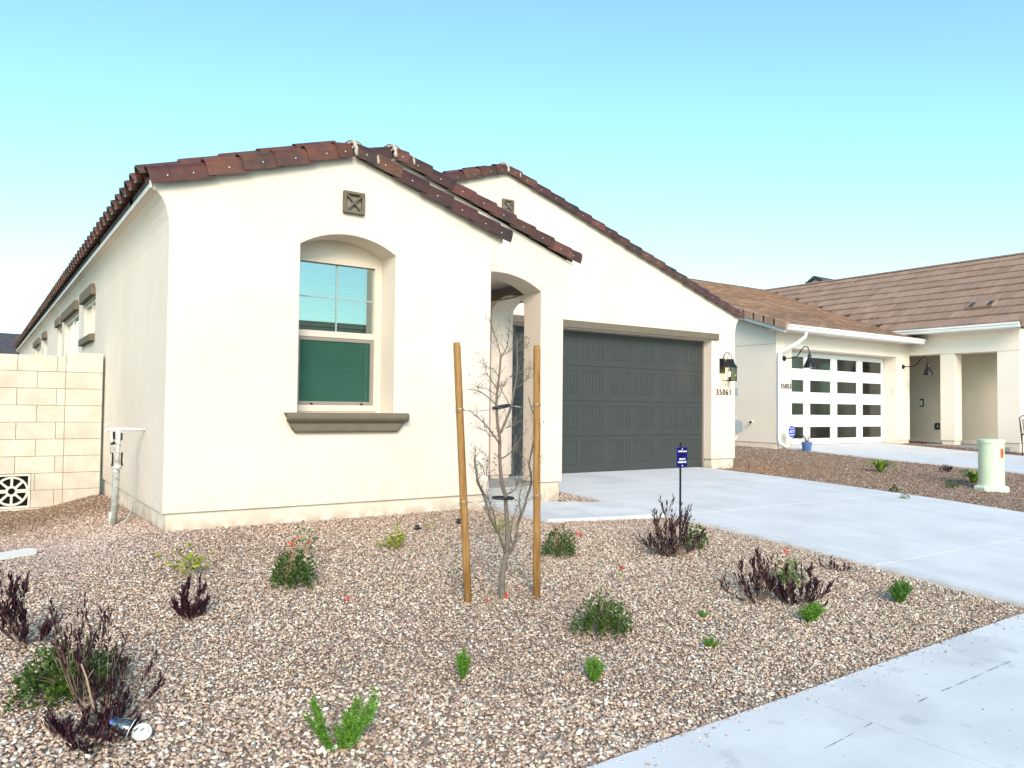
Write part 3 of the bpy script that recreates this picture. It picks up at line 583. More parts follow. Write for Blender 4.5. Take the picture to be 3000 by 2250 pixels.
# --- rake tiles
def rake_tile(lo, up, r0, r1, hilo=.0, seg=12, wy=1.0, mortar=False):
    """half barrel from lower end lo to upper end up (world), lip hangs on the camera side"""
    lo = Vector(lo); up = Vector(up); d = (up-lo).normalized(); yv = Vector((0, 1, 0)); nv = yv.cross(d)
    if nv.z < 0: nv = -nv
    def ring(c, r, t):
        pts = [(-r-t+.001, -.078), (-r-t, -.03)]
        for k in range(seg+1): a = math.pi-math.pi*k/seg; pts.append(((r+t)*math.cos(a)*wy, (r+t)*math.sin(a)*.86))
        pts += [(r+t, -.03)]
        return [c+yv*p+nv*q for p, q in pts]
    T = .013; O0 = ring(lo, r0, T); O1 = ring(up, r1, T); I0 = ring(lo, r0, -.001); I1 = ring(up, r1, -.001); n = len(O0); b = MB()
    V = O0+O1+I0+I1; F = []
    for i in range(n-1): F += [(i, i+1, n+i+1, n+i), (2*n+i, 3*n+i, 3*n+i+1, 2*n+i+1), (i, 2*n+i, 2*n+i+1, i+1), (n+i, n+i+1, 3*n+i+1, 3*n+i)]
    F += [(0, n, 3*n, 2*n), (n-1, 3*n-1, 4*n-1, 2*n-1)]
    b.add(V, F)
    # nail head on the lip
    b.mi = 1; c = lo.lerp(up, .5)+yv*(-(r0+r1)/2-.012)+nv*(-.022); b.tube([c-yv*.004, c+yv*.004], .0055, 6); b.mi = 0
    return b
def rake(xe, ze, xa, za, Y, sgn, first=.17, step=.312, r=.088, n=None, yo=0.0, upto=None):
    """xe,ze lip at the eave; xa,za lip at the apex; tiles from eave up"""
    e = Vector((xe, Y+yo, ze)); a = Vector((xa, Y+yo, za)); L = (a-e).length; d = (a-e)/L; up = Vector((0, 0, 1))
    pos = [0, first]; 
    while pos[-1]+step < L-.10: pos.append(pos[-1]+step*(1+rnd.uniform(-.02, .02)))
    out = []
    for k, s in enumerate(pos):
        if upto and s > upto: continue
        s1 = min(s+step+.075, L+.02) if k else first+.12
        j = rnd.uniform(-.006, .006)
        lo = e+d*s+up*(.075+.013+j); hi = e+d*s1+up*(.075-.006+j)
        b = rake_tile(lo, hi, r+.006, r-.009, wy=1.0); o = b.build('rake_tile', ['tile', 'nail'], H)
        o.data.polygons.foreach_set('use_smooth', [True]*len(o.data.polygons)); o.data.set_sharp_from_angle(angle=R(40))
        out.append(o)
    return pos
rake(-.185, 2.765, 1.60, 3.36, .015, 1); rake(3.51, 2.745, 1.70, 3.37, .015, -1)
rake(-.185, 2.83, 2.42, 3.71, .815, 1); rake(5.165, 2.815, 2.50, 3.71, .815, -1)
rake(-.185, 2.80, 5.50, 4.67, 3.115, 1, upto=None); rake(11.27, 2.735, 5.58, 4.67, 3.115, -1)
def blob_strip(name, pts, w, parent, seed):
    """smeared mortar bead following pts"""
    r = random.Random(seed); b = MB()
    b.tube(pts, [w*r.uniform(.7, 1.3) for _ in pts], 7); return b.build(name, 'mortar', parent, smooth=True)
for (xa, za, Y) in ((1.655, 3.37, .015), (2.46, 3.715, .815), (5.54, 4.675, 3.115)):
    pts = []
    for k in range(9):
        a = math.pi*(1.05-k/8*.85); rr = .103
        pts.append((xa+.006*math.sin(k*2.2), Y+rr*math.cos(a), za+.055+rr*math.sin(a)))
    pts = [(xa+.01, Y-.100, za+.005)]+pts
    blob_strip('ridge_mortar', pts, .020, H, int(xa*10))
    x2 = xa+.235
    pts = [(x2+.004*math.sin(k*3), Y+.106*math.cos(math.pi*(1.05-k/8*.7)), za+.055-.078+.104*math.sin(math.pi*(1.05-k/8*.7))) for k in range(7)]
    blob_strip('ridge_mortar', pts, .0115, H, int(xa*10)+3)
    # ridge cap end: a mortar filled half barrel pointing at the street
    b = MB(); rr = .122; n = 16; c = (xa+.07, za+.09)
    pr = [(rr*math.cos(math.pi*k/n), rr*math.sin(math.pi*k/n)) for k in range(n+1)]
    b.prism([(c[0]+p, c[1]+q) for p, q in pr], XZ(Y+.10), Vector((0, .05, 0))); b.build('ridge_end_mortar', 'mortar', H)
    b = MB(); y = Y+.11
    for k in range(12 if xa > 5 else int((3.1-Y)/.36)+1):
        ro = [(c[0]+(rr+.014)*math.cos(math.pi*i/12), c[1]+(rr+.014-.004*(k % 2))*math.sin(math.pi*i/12)) for i in range(13)]
        b.strip(ro, XZ(y), XZ(y+.40), closed=False); ri = [(c[0]+(rr)*math.cos(math.pi*i/12), c[1]+rr*math.sin(math.pi*i/12)) for i in range(13)]
        b.add([(p, y, q) for p, q in ro]+[(p, y, q) for p, q in ri], [(i, i+1, 14+i, 13+i) for i in range(12)]); y += .36
    b.build('ridge_tile', 'tile', H, recalc=False)
# --- left eave course: every barrel and its pan as one tile, then the field above
def s_tile(length, name):
    b = MB(); prof_ = []
    for k in range(9): a = math.pi-math.pi*k/8; prof_.append((.082*math.cos(a), .075*math.sin(a)+.012))
    for k in range(1, 6): a = math.pi*k/5; prof_.append((.082+.062*(1-math.cos(a)), .012-.030*math.sin(a)))
    n = len(prof_); V = []
    for x, dz in ((0, .018), (length, 0)):
        c = math.cos(math.atan(.3333)); s = math.sin(math.atan(.3333))
        for t in (0, -.014):
            for y, z in prof_: V.append((x*c-(z+t+dz)*s, y, x*s+(z+t+dz)*c))
    F = [(i, i+1, 2*n+i+1, 2*n+i) for i in range(n-1)]+[(n+i, 3*n+i, 3*n+i+1, n+i+1) for i in range(n-1)]+[(i, n+i, n+i+1, i+1) for i in range(n-1)]
    b.add(V, F); me = bpy.data.meshes.new(name); me.from_pydata([tuple(v) for v in b.v], [], b.f); me.materials.append(M['tile']); me.update(); return me, b
st, sb = s_tile(.42, 'eave_tile')
ny = 88
for k in range(ny): place(st, 'eave_tile', H, (-.235, .13+k*.286, ZE+.015+rnd.uniform(-.004, .004)))
b = MB()
for k in range(ny):
    y = .13+k*.286; xm = 1.5 if y < .8 else (2.3 if y < 3.1 else 5.3); c = .36
    while c*math.cos(.322) < xm:
        ox, oz = -.235+c*math.cos(.322), ZE+.015+c*math.sin(.322); nv0 = len(sb.v)
        b.add([(v[0]+ox, v[1]+y, v[2]+oz) for v in sb.v], sb.f[:13] if c > 1 else sb.f); c += .36
o = b.build('roof_tile_field', 'tile', H, recalc=False); o['kind'] = 'stuff'
# --- gable vents
def vent(cx, cz, Y, s=.215):
    b = MB(); h = s/2; t = .028
    b.box(cx-h, cx+h, Y-.045, Y+.004, cz+h-t, cz+h); b.box(cx-h, cx+h, Y-.045, Y+.004, cz-h, cz-h+t)
    b.box(cx-h, cx-h+t, Y-.045, Y+.004, cz-h+t, cz+h-t); b.box(cx+h-t, cx+h, Y-.045, Y+.004, cz-h+t, cz+h-t)
    o = b.build('gable_vent', 'trim', H)
    for s_ in (1, -1):
        b = MB(); L = h*1.414-.035; ax = Vector((1, 0, s_)).normalized(); az = Vector((-s_, 0, 1)).normalized()
        b.obox((cx, Y-.030-.004*(s_ > 0), cz), ax, Vector((0, 1, 0)), az, L, .012, .009); b.build('crosspiece', 'trim', o)
    b = MB(); b.box(cx-h+t, cx+h-t, Y-.006, Y+.002, cz-h+t, cz+h-t); b.build('vent_back', 'dark' if False else 'screenframe', o)
vent(1.668, 2.92, 0); vent(5.585, 4.15, 3.1); vent(5.585, 3.86, 3.1, .20)
# --- front window
W = MB()
def bars(b, x0, x1, z0, z1, t, y0, y1, tb=None):
    tb = tb or t
    b.box(x0, x1, y0, y1, z1-t, z1); b.box(x0, x1, y0, y1, z0, z0+tb); b.box(x0, x0+t, y0, y1, z0+tb, z1-t); b.box(x1-t, x1, y0, y1, z0+tb, z1-t)
bars(W, 1.202, 2.092, .882, 2.400, .036, .305, .39, .060); win = W.build('window', 'frame', H)
b = MB(); b.box(1.238, 2.056, .312, .375, 1.620, 1.682); b.build('meeting_rail', 'frame', win)
b = MB(); bars(b, 1.240, 2.054, .944, 1.618, .034, .318, .342); b.build('screen_frame', 'screenframe', win)
b = MB(); b.box(1.274, 2.020, .327, .3285, .978, 1.584); b.build('insect_screen', 'screen', win)
b = MB(); b.box(1.239, 2.055, .352, .355, 1.683, 2.363); b.build('upper_pane', 'glass', win)
b = MB(); b.box(1.239, 2.055, .358, .361, .943, 1.619); b.build('lower_pane', 'glass', win)
for z, yy in ((2.02, .346), (1.28, .363)):
    b = MB(); b.box(1.239, 2.055, yy, yy+.005, z-.007, z+.007); b.build('muntin', 'muntin', win)
for z0, z1, yy in ((1.684, 2.362, .3455), (.943, 1.618, .3625)):
    b = MB(); b.box(1.648, 1.662, yy, yy+.006, z0, z1); b.build('muntin', 'muntin', win)
for xx in (1.40, 1.93):
    b = MB(); b.box(xx-.012, xx+.012, .308, .322, .940, .962); b.build('latch', 'black', win)
b = MB(); b.box(-.37, .37, -.018, .018, -.0015, .0015); sm = b.build('slat', 'blind', None); slat_me = sm.data; bpy.data.objects.remove(sm)
z = .96
while z < 2.33:
    place(slat_me, 'slat', win, (1.615, .43, z), (R(52), 0, 0)); z += .033
b = MB(); b.box(1.242, 1.985, .40, .46, 2.335, 2.385); b.build('blind_head_rail', 'blind', win)
for xx in (1.42, 1.86):
    b = MB(); b.tube([(xx, .408, .95), (xx, .408, 2.33)], .0015, 4); b.build('blind_cord', 'screenframe', win)
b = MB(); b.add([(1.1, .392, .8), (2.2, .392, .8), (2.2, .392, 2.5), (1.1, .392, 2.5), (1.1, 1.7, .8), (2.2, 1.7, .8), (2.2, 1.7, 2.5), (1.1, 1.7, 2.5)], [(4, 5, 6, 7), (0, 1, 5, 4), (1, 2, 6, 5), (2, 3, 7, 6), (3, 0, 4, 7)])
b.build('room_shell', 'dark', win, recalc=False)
# sill: rounded foam profile
prs = [(0.02, .868), (-.085, .868), (-.105, .855), (-.112, .832), (-.108, .808), (-.09, .79), (-.07, .775), (-.058, .768), (-.058, .70), (-.05, .685), (.02, .680)]
b = MB(); n = len(prs)
def sill_x(y, z):      # ends taper like the front profile
    return max(0, (.112+y if False else 0))
L = []; Rr = []
for y, z in prs:
    off = .0 if z > .78 else (.035 if z > .765 else .055+(.768-z)*.55)
    L.append((1.02+off, y, z)); Rr.append((2.265-off, y, z))
b.add(L+Rr, [(i, i+1, n+i+1, n+i) for i in range(n-1)]+[tuple(range(n)), tuple(range(2*n-1, n-1, -1)), (0, n, 2*n-1, n-1)]); b.build('window_sill', 'trim', H)
# --- side windows
for i, (y0, y1, z0, z1) in enumerate(SW):
    b = MB(); X0, X1 = .03, .09; t = .05
    b.box(X0, X1, y0, y1, z1-t, z1); b.box(X0, X1, y0, y1, z0, z0+t); b.box(X0, X1, y0, y0+t, z0+t, z1-t); b.box(X0, X1, y1-t, y1, z0+t, z1-t)
    o = b.build('window', 'frame', H)
    if y1-y0 > 1:
        b = MB(); b.box(X0, X1, (y0+y1)/2-.025, (y0+y1)/2+.025, z0+t, z1-t); b.build('mullion', 'frame', o)
    b = MB(); b.box(.055, .060, y0+t, y1-t, z0+t, z1-t); b.build('pane', 'glass2', o)
    b = MB(); b.box(.12, .14, y0, y1, z0, z1); b.build('blind_panel', 'blind', o)
    b = MB(); b.box(-.065, .002, y0-.03, y1+.12, 2.435, 2.585); b.build('window_header', 'trim', H)
    if z0 > 1.5:
        b = MB(); b.box(-.065, .002, y0-.03, y1+.12, 1.80, 1.895); b.build('window_sill', 'trim', H)
# --- garage door
GD = MB(); GD.box(5.53, 10.41, 3.345, 3.375, -.16, 2.275); gd = GD.build('garage_door', 'garage', H, label='dark grey sectional garage door with grooved panels')
sec = [(-.165, .465), (.470, 1.075), (1.080, 1.685), (1.690, 2.28)]
cells = []
for p in range(4):
    x = 5.555+p*1.230; cells += [(x, x+.455), (x+.572, x+1.027)]
for z0, z1 in sec:
    b = MB(); y0 = 3.322; y1 = 3.344
    b.box(5.53, 10.41, y0+.007, y1, z0, z1)
    cz0 = z1-.475 if z0 > 0 else z1-.485; cz1 = z1-.085
    xs_ = 5.53
    for cx0, cx1 in cells:
        b.box(xs_, cx0, y0, y0+.0068, z0, z1); b.box(cx0, cx1, y0, y0+.0068, z0, cz0); b.box(cx0, cx1, y0, y0+.0068, cz1, z1); xs_ = cx1
        g = .005; n = 6; wv = (cx1-cx0-g)/n
        for k in range(n): b.box(cx0+g+k*wv, cx0+(k+1)*wv, y0+.002, y0+.0066, cz0+.007, cz1-.007)
    b.box(xs_, 10.41, y0, y0+.0068, z0, z1); b.build('door_section', 'garage', gd)
b = MB(); b.box(5.53, 10.40, 3.325, 3.36, -.195, -.168); b.build('door_seal', 'rubber', gd)
b = MB(); b.box(10.375, 10.399, 3.29, 3.33, -.17, 2.30); b.box(5.52, 5.55, 3.29, 3.33, -.17, 2.30); b.box(5.55, 10.375, 3.29, 3.33, 2.275, 2.299); b.build('door_stop', 'screenframe', gd)
# --- lantern
ln = root('wall_lantern', (10.72, 2.93, 1.5), 'black metal wall lantern, lit, on the pier right of the grey garage door', 'lamp')
b = MB(); b.box(10.62, 10.76, 3.075, 3.10, 1.66, 1.95); b.build('back_plate', 'black', ln)
b = MB(); b.tube([(10.69, 3.08, 1.86), (10.69, 3.05, 2.0), (10.70, 3.0, 2.065), (10.715, 2.95, 2.06), (10.72, 2.93, 2.03)], .008, 8); b.build('arm', 'black', ln)
b = MB(); b.tube([(10.665, 2.93, 1.93), (10.672, 2.93, 2.0), (10.70, 2.93, 2.035), (10.74, 2.93, 2.035), (10.768, 2.93, 2.0), (10.775, 2.93, 1.93)], .005, 6); b.build('handle', 'black', ln)
b = MB(); cx, cy = 10.72, 2.93
rp = [(.107, 1.775), (.095, 1.80), (.070, 1.84), (.056, 1.90), (.054, 1.935)]
V = []; 
for h, z in rp: V += [(cx-h, cy-h, z), (cx+h, cy-h, z), (cx+h, cy+h, z), (cx-h, cy+h, z)]
b.add(V, [(4*i+k, 4*i+(k+1) % 4, 4*i+4+(k+1) % 4, 4*i+4+k) for i in range(4) for k in range(4)]+[(16, 17, 18, 19), (3, 2, 1, 0)]); b.build('lantern_roof', 'black', ln)
b = MB()
for dx in (-1, 1):
    for dy in (-1, 1): b.box(cx+dx*.09-.005, cx+dx*.09+.005, cy+dy*.09-.005, cy+dy*.09+.005, 1.505, 1.775)
b.box(cx-.095, cx+.095, cy-.095, cy-.085, 1.512, 1.524); b.box(cx-.095, cx+.095, cy+.085, cy+.095, 1.512, 1.524); b.box(cx-.095, cx-.085, cy-.085, cy+.085, 1.512, 1.524); b.box(cx+.085, cx+.095, cy-.085, cy+.085, 1.512, 1.524)
b.box(cx-.085, cx+.085, cy-.006, cy+.006, 1.512, 1.524); b.build('cage', 'black', ln)
b = MB(); b.box(cx-.088, cx+.088, cy-.091, cy-.089, 1.524, 1.775); b.box(cx+.089, cx+.091, cy-.088, cy+.088, 1.524, 1.775); b.build('glass_panel', 'lampglass', ln)
b = MB(); b.tube([(cx, cy, 1.50), (cx, cy, 1.60)], .011, 8); b.lathe((cx, cy, 1.535), [(.04, 0), (.042, .006), (.02, .01)], 10); b.build('candle', 'black', ln)
b = MB(); b.lathe((cx, cy, 1.60), [(.006, 0), (.017, .02), (.019, .045), (.010, .08), (.002, .10)], 10); b.build('bulb', 'bulb', ln, smooth=True)
lp = bpy.data.lights.new('lantern_light', 'POINT'); lp.energy = 3.2; lp.color = (1, .68, .36); lp.shadow_soft_size = .02
lo_ = bpy.data.objects.new('lantern_light', lp); col.objects.link(lo_); lo_.parent = ln; lo_.location = Vector((cx, cy-.03, 1.655))-wp(ln)
# --- house number
hn = root('house_number', (10.75, 3.09, 1.29), 'thin black digits 35061 on the pier below the lit lantern', 'house number')
for k, ch in enumerate('35061'):
    o = put_text(ch, .165, (10.555+k*.093, 3.09, 1.29), hn, 'black', 'digit', ext=.006, offset=-.0008, sx=.92)
# --- meter boxes on our right side wall (peek past the pier)
mbx = root('utility_box', (11.14, 3.19, 1.24), 'small grey electrical box with white conduits beside the pier edge', 'electrical box')
b = MB(); b.box(11.083, 11.215, 3.14, 3.25, 1.235, 1.39); b.build('box', 'boxgrey', mbx)
b = MB(); b.box(11.10, 11.205, 3.132, 3.139, 1.25, 1.375); b.build('box_lid', 'boxgrey', mbx)
b = MB(); b.tube([(11.15, 3.2, 1.235), (11.16, 3.2, 1.0), (11.14, 3.2, .85), (11.12, 3.2, .74)], .010, 6); b.build('conduit', 'white', mbx, smooth=True)
b = MB(); b.tube([(11.185, 3.21, 1.235), (11.19, 3.21, 1.0), (11.17, 3.21, .74)], .009, 6); b.build('conduit', 'white', mbx, smooth=True)
mbx = root('meter_box', (11.2, 3.2, .5), 'larger rounded grey meter box low beside the garage pier', 'meter box')
b = MB(); b.prism([(11.083, .50), (11.31, .50), (11.36, .53), (11.36, .69), (11.325, .735), (11.25, .745), (11.083, .74)], XZ(3.14), Vector((0, .16, 0))); b.build('box', 'boxgrey', mbx)
b = MB(); b.tube([(11.30, 3.22, .50), (11.28, 3.22, .41), (11.20, 3.22, .34), (11.15, 3.22, .31)], .011, 6); b.tube([(11.15, 3.22, .5), (11.15, 3.22, -.17)], .020, 8); b.build('conduit', 'white', mbx, smooth=True)

# ================================================================== BLOCK WALL
BW = root('block_wall', (-.6, 3.8, -.3), 'tan concrete block wall running left from the house corner', 'wall')
def blockmesh(w_, h, d=.19):
    b = MB(); e = .004; hw, hh = w_/2-.0035, h/2-.0035
    b.prism([(-hw+e, -hh), (hw-e, -hh), (hw, -hh+e), (hw, hh-e), (hw-e, hh), (-hw+e, hh), (-hw, hh-e), (-hw, -hh+e)], XZ(0), Vector((0, d, 0)))
    o = b.build('block', 'block', None); me = o.data; bpy.data.objects.remove(o); return me
cache = {}
def blk(x0, x1, z0, z1, y):
    k = (round(x1-x0, 3), round(z1-z0, 3))
    if k not in cache: cache[k] = blockmesh(*k)
    place(cache[k], 'block', BW, ((x0+x1)/2, y+rnd.uniform(-.0015, .0015), (z0+z1)/2))
rows = [1.312-.2032*k for k in range(0, 10)]
tops = [1.508]+rows[:-1]
GX0, GX1, GZ0, GZ1 = -1.143, -.762, rows[8], rows[6]
for i, (zt, zb) in enumerate(zip(tops, rows)):
    pt = 1.556 if i == 0 else zt
    blk(-.432, -.03, zb, pt, 3.738)
    off = -.523 if i % 2 == 0 else -.726
    xs = [-.432]+[off-.4064*k for k in range(12)]
    for a in range(len(xs)-1):
        x1, x0 = xs[a], xs[a+1]
        if i in (7, 8):
            if x1 <= GX1 and x0 >= GX0: continue
            if x0 < GX1 < x1: x0 = GX1
            elif x0 < GX0 < x1: x1 = GX0
            elif GX0 <= x0 and x1 <= GX1: continue
            if x1-x0 < .02: continue
        blk(x0, x1, zb, zt, 3.750)
b = MB(); b.box(-5.3, GX0, 3.7565, 3.93, -.7, 1.50); b.box(GX1, -.035, 3.7565, 3.93, -.7, 1.50); b.box(GX0, GX1, 3.7565, 3.93, GZ1, 1.5); b.box(GX0, GX1, 3.7565, 3.93, -.7, GZ0); b.box(-.425, -.034, 3.7445, 3.757, -.7, 1.55); b.build('grout', 'grout', BW)
# round vent block pair
cx, cz = (GX0+GX1)/2, (GZ0+GZ1)/2; hw = (GX1-GX0)/2
vg = root('vent_grille', (cx, 3.75, GZ0), 'white wheel patterned drain grille set low in the block wall', 'drain grille')
for s in (1, -1):
    b = MB(); z0, z1 = (cz+.002, GZ1-.004) if s > 0 else (GZ0+.004, cz-.002); t = .022; y0, y1 = 3.744, 3.80
    b.box(GX0+.004, GX1-.004, y0, y1, (z1-t) if s > 0 else z0, z1 if s > 0 else z0+t)
    b.box(GX0+.004, cx-.04, y0+.001, y1, (z0) if s > 0 else z1-.017, (z0+.017) if s > 0 else z1); b.box(cx+.04, GX1-.004, y0+.001, y1, (z0) if s > 0 else z1-.017, (z0+.017) if s > 0 else z1)
    za, zb_ = (z0, z1-t) if s > 0 else (z0+t, z1)
    b.box(GX0+.004, GX0+.026, y0+.002, y1, za, zb_); b.box(GX1-.026, GX1-.004, y0+.002, y1, za, zb_)
    def ring(r0, r1, a0, a1, n, yy):
        V = []; F = []
        for k in range(n+1):
            a = a0+(a1-a0)*k/n
            for r_ in (r0, r1):
                for y_ in (yy, y1): V.append((cx+r_*math.cos(a), y_, cz+s*.002+s*r_*math.sin(a)))
        for k in range(n): j = 4*k; F += [(j, j+2, j+6, j+4), (j+1, j+5, j+7, j+3), (j, j+4, j+5, j+1), (j+2, j+3, j+7, j+6)]
        b.add(V, F)
    ring(.148, .170, 0, math.pi, 20, y0+.003); ring(.036, .060, 0, math.pi, 12, y0+.004)
    for a in (45, 90, 135):
        d = Vector((math.cos(R(a)), 0, s*math.sin(R(a)))); pz = Vector((-d.z, 0, d.x)); b.obox(Vector((cx, (y0+.005+y1)/2, cz))+d*.104, d, Vector((0, 1, 0)), pz, .048, (y1-y0-.005)/2, .0125)
    b.build('grille_half', 'whiteblock', vg)
b = MB(); b.box(GX0, GX1, 3.86, 3.87, GZ0, GZ1); b.build('grille_back', 'black', vg)
b = MB(); b.box(GX0-.2, cx+.07, 3.70, 3.78, -.36, -.325); b.box(GX0-.2, cx-.13, 3.69, 3.72, -.42, -.36); tag(b.build('drain_curb', 'whiteblock', loc=(cx, 3.72, -.34)), 'low white curb piece on the gravel under the wheel shaped grille', 'curb')

# ================================================================== STANDPIPE
sp = root('standpipe', (-.24, .92, float(zyard(-.24, .92))), 'white water standpipe with hose tap beside the left house corner', 'standpipe')
px, py = -.235, .92
gz = float(zyard(px, py))
b = MB(); b.tube([(px-.02, py, gz-.05), (px-.005, py, .10), (px+.0, py, .30)], [.03, .031, .028], 12); b.build('pipe_wrap', 'foamsleeve', sp, smooth=True)
b = MB(); b.tube([(px-.03, py+.01, gz-.05), (px-.03, py, gz+.12)], .023, 10); b.build('pipe_base', 'pvc', sp, smooth=True)
b = MB(); b.tube([(px, py, .29), (px+.008, py, .50), (px+.01, py, .69)], [.022, .019, .020], 12); b.build('riser', 'pvc', sp, smooth=True)
b = MB(); b.tube([(px-.085, py, .690), (px+.07, py, .694), (0.0, py, .690)], .014, 10); b.build('crossbar', 'white', sp, smooth=True)
b = MB(); b.lathe((px, py, .29), [(.026, 0), (.030, .02), (.026, .04), (.018, .05)], 12); b.tube([(px-.045, py-.0, .345), (px+.045, py, .345)], .022, 12); b.tube([(px, py-.055, .345), (px, py+.02, .345)], .026, 12); b.build('valve', 'pvc', sp, smooth=True)
b = MB(); b.tube([(px-.085, py, .69), (px-.105, py, .665)], [.015, .012], 8); b.tube([(px-.09, py, .69), (px-.09, py, .735)], .006, 6); b.tube([(px-.115, py-.01, .738), (px-.065, py+.01, .742)], .005, 6); b.build('tap', 'pvc', sp)
b = MB(); b.tube([(px-.052, py-.02, .58), (px-.052, py-.02, .47)], .005, 6); b.tube([(px-.055, py-.02, .56), (px-.02, py-.02, .57)], .015, 8); b.box(px-.04, px-.02, py-.02, py+.0, .60, .67); b.box(px+.03, px+.042, py-.02, py, .59, .66); b.build('lever', 'black', sp)
b = MB(); b.tube([(px-.05, py-.02, .67), (px-.045, py-.02, .52), (px-.035, py-.015, .35)], .010, 8); b.tube([(px-.045, py-.02, .50), (px-.07, py-.02, .50)], .006, 6); b.build('small_pipe', 'pvc', sp)
# one tan bent trunk in the straggling shrub
for s in (-1, 1):
    b = MB(); b.tube([(px+s*.040, py-.03, .48), (px+s*.036, py-.03, .40), (px+s*.044, py-.03, .355)], .008, 6); b.build('clamp', 'black', sp)
b = MB(); pts = []
for k in range(60): a = k*.9; z_ = .62-k*.0115; pts.append((px+.034*math.cos(a), py+.034*math.sin(a), z_))
b.tube(pts, .0022, 5); b.build('wire', 'wire', sp)
b = MB(); b.tube([(px+.03, py-.1, gz-.02), (px+.09, py-.08, gz+.06), (px+.13, py-.05, gz+.14), (px+.12, py-.05, gz+.20), (px+.17, py-.04, gz+.215)], [.010, .010, .009, .008, .005], 8); b.build('stub', 'foamsleeve', sp, smooth=True)

# ================================================================== STAKES, TREE, TIES
def stake(u0, v0, u1, v1, w_, label):
    p0 = G(u0, v0); p1 = onY(u1, v1, p0.y-.0); s = root('tree_stake', tuple(p0), label, 'stake', 'stakes either side of the bare young tree')
    p0 = p0-Vector((0, 0, .12)); b = MB(); d = (p1-p0); pts = [p0+d*t for t in (0, .25, .5, .75, .985, 1)]
    b.tube(pts, [w_, w_*1.01, w_, w_*.99, w_*.97, w_*.82], 16); o = b.build('pole', 'wood', s, smooth=False)
    for p in o.data.polygons:
        if len(p.vertices) == 4: p.use_smooth = True
    return p0, p1, s
sL0, sL1, SL = stake(1374, 1763, 1338, 1003, .0262, 'left round wooden stake leaning slightly, with gnarled grain')
sR0, sR1, SR = stake(1573, 1747, 1573, 1012, .0262, 'right upright wooden stake, smoother and darker, in front of the porch pillar')
TY = G(1474, 1753).y
def T(u, v, dy=0): return onY(u, v, TY+dy)
tz = lambda x, y: (1300+x*.3014, 900+y*.3014)
vz = lambda x, y: (1250+x*.27125, 1350+y*.27125)
rz = lambda x, y: (1250+x*.3616, 1450+y*.3616)
tb = G(1474, 1753)
tree = root('young_tree', tuple(tb), 'leafless young tree tied between two wooden stakes on the gravel', 'tree')
tr = random.Random(3)
def br(pts, r0, r1, dys=None):
    n = len(pts); dys = dys or [0]*n; P = [T(*p, dy=dys[i]) for i, p in enumerate(pts)]
    Q = []
    for i in range(n-1):
        for k in range(4):
            t = k/4; a = P[max(i-1, 0)]; b_, c_, d_ = P[i], P[i+1], P[min(i+2, n-1)]
            Q.append(.5*((2*b_)+(c_-a)*t+(2*a-5*b_+4*c_-d_)*t*t+(3*b_-a-3*c_+d_)*t**3))
    Q.append(P[-1]); m_ = len(Q); rr = [r0+(r1-r0)*i/(m_-1) for i in range(m_)]; rr = [x*.86*(1+tr.uniform(-.06, .06)) for x in rr]
    return Q, rr
trunk, rt = br([(1474, 1775), rz(612, 780), rz(615, 640), rz(640, 500), rz(655, 460)], .0265, .0215)
b = MB(); b.tube(trunk, rt, 12); b.build('trunk', 'bark', tree, smooth=True)
b = MB(); c = T(*rz(628, 828)); b.obox(c+Vector((0, -.022, .0)), Vector((1, 0, 0)), Vector((0, 1, 0)), Vector((.1, 0, 1)).normalized(), .007, .004, .035); b.build('root_scar', 'red', tree)
LEAD = [rz(650, 470), rz(652, 250), rz(640, 50), vz(850, 370), vz(815, 250), vz(790, 0), tz(545, 1300), tz(540, 1230), tz(520, 1100), tz(515, 1000), tz(515, 870), tz(540, 650), tz(555, 470)]
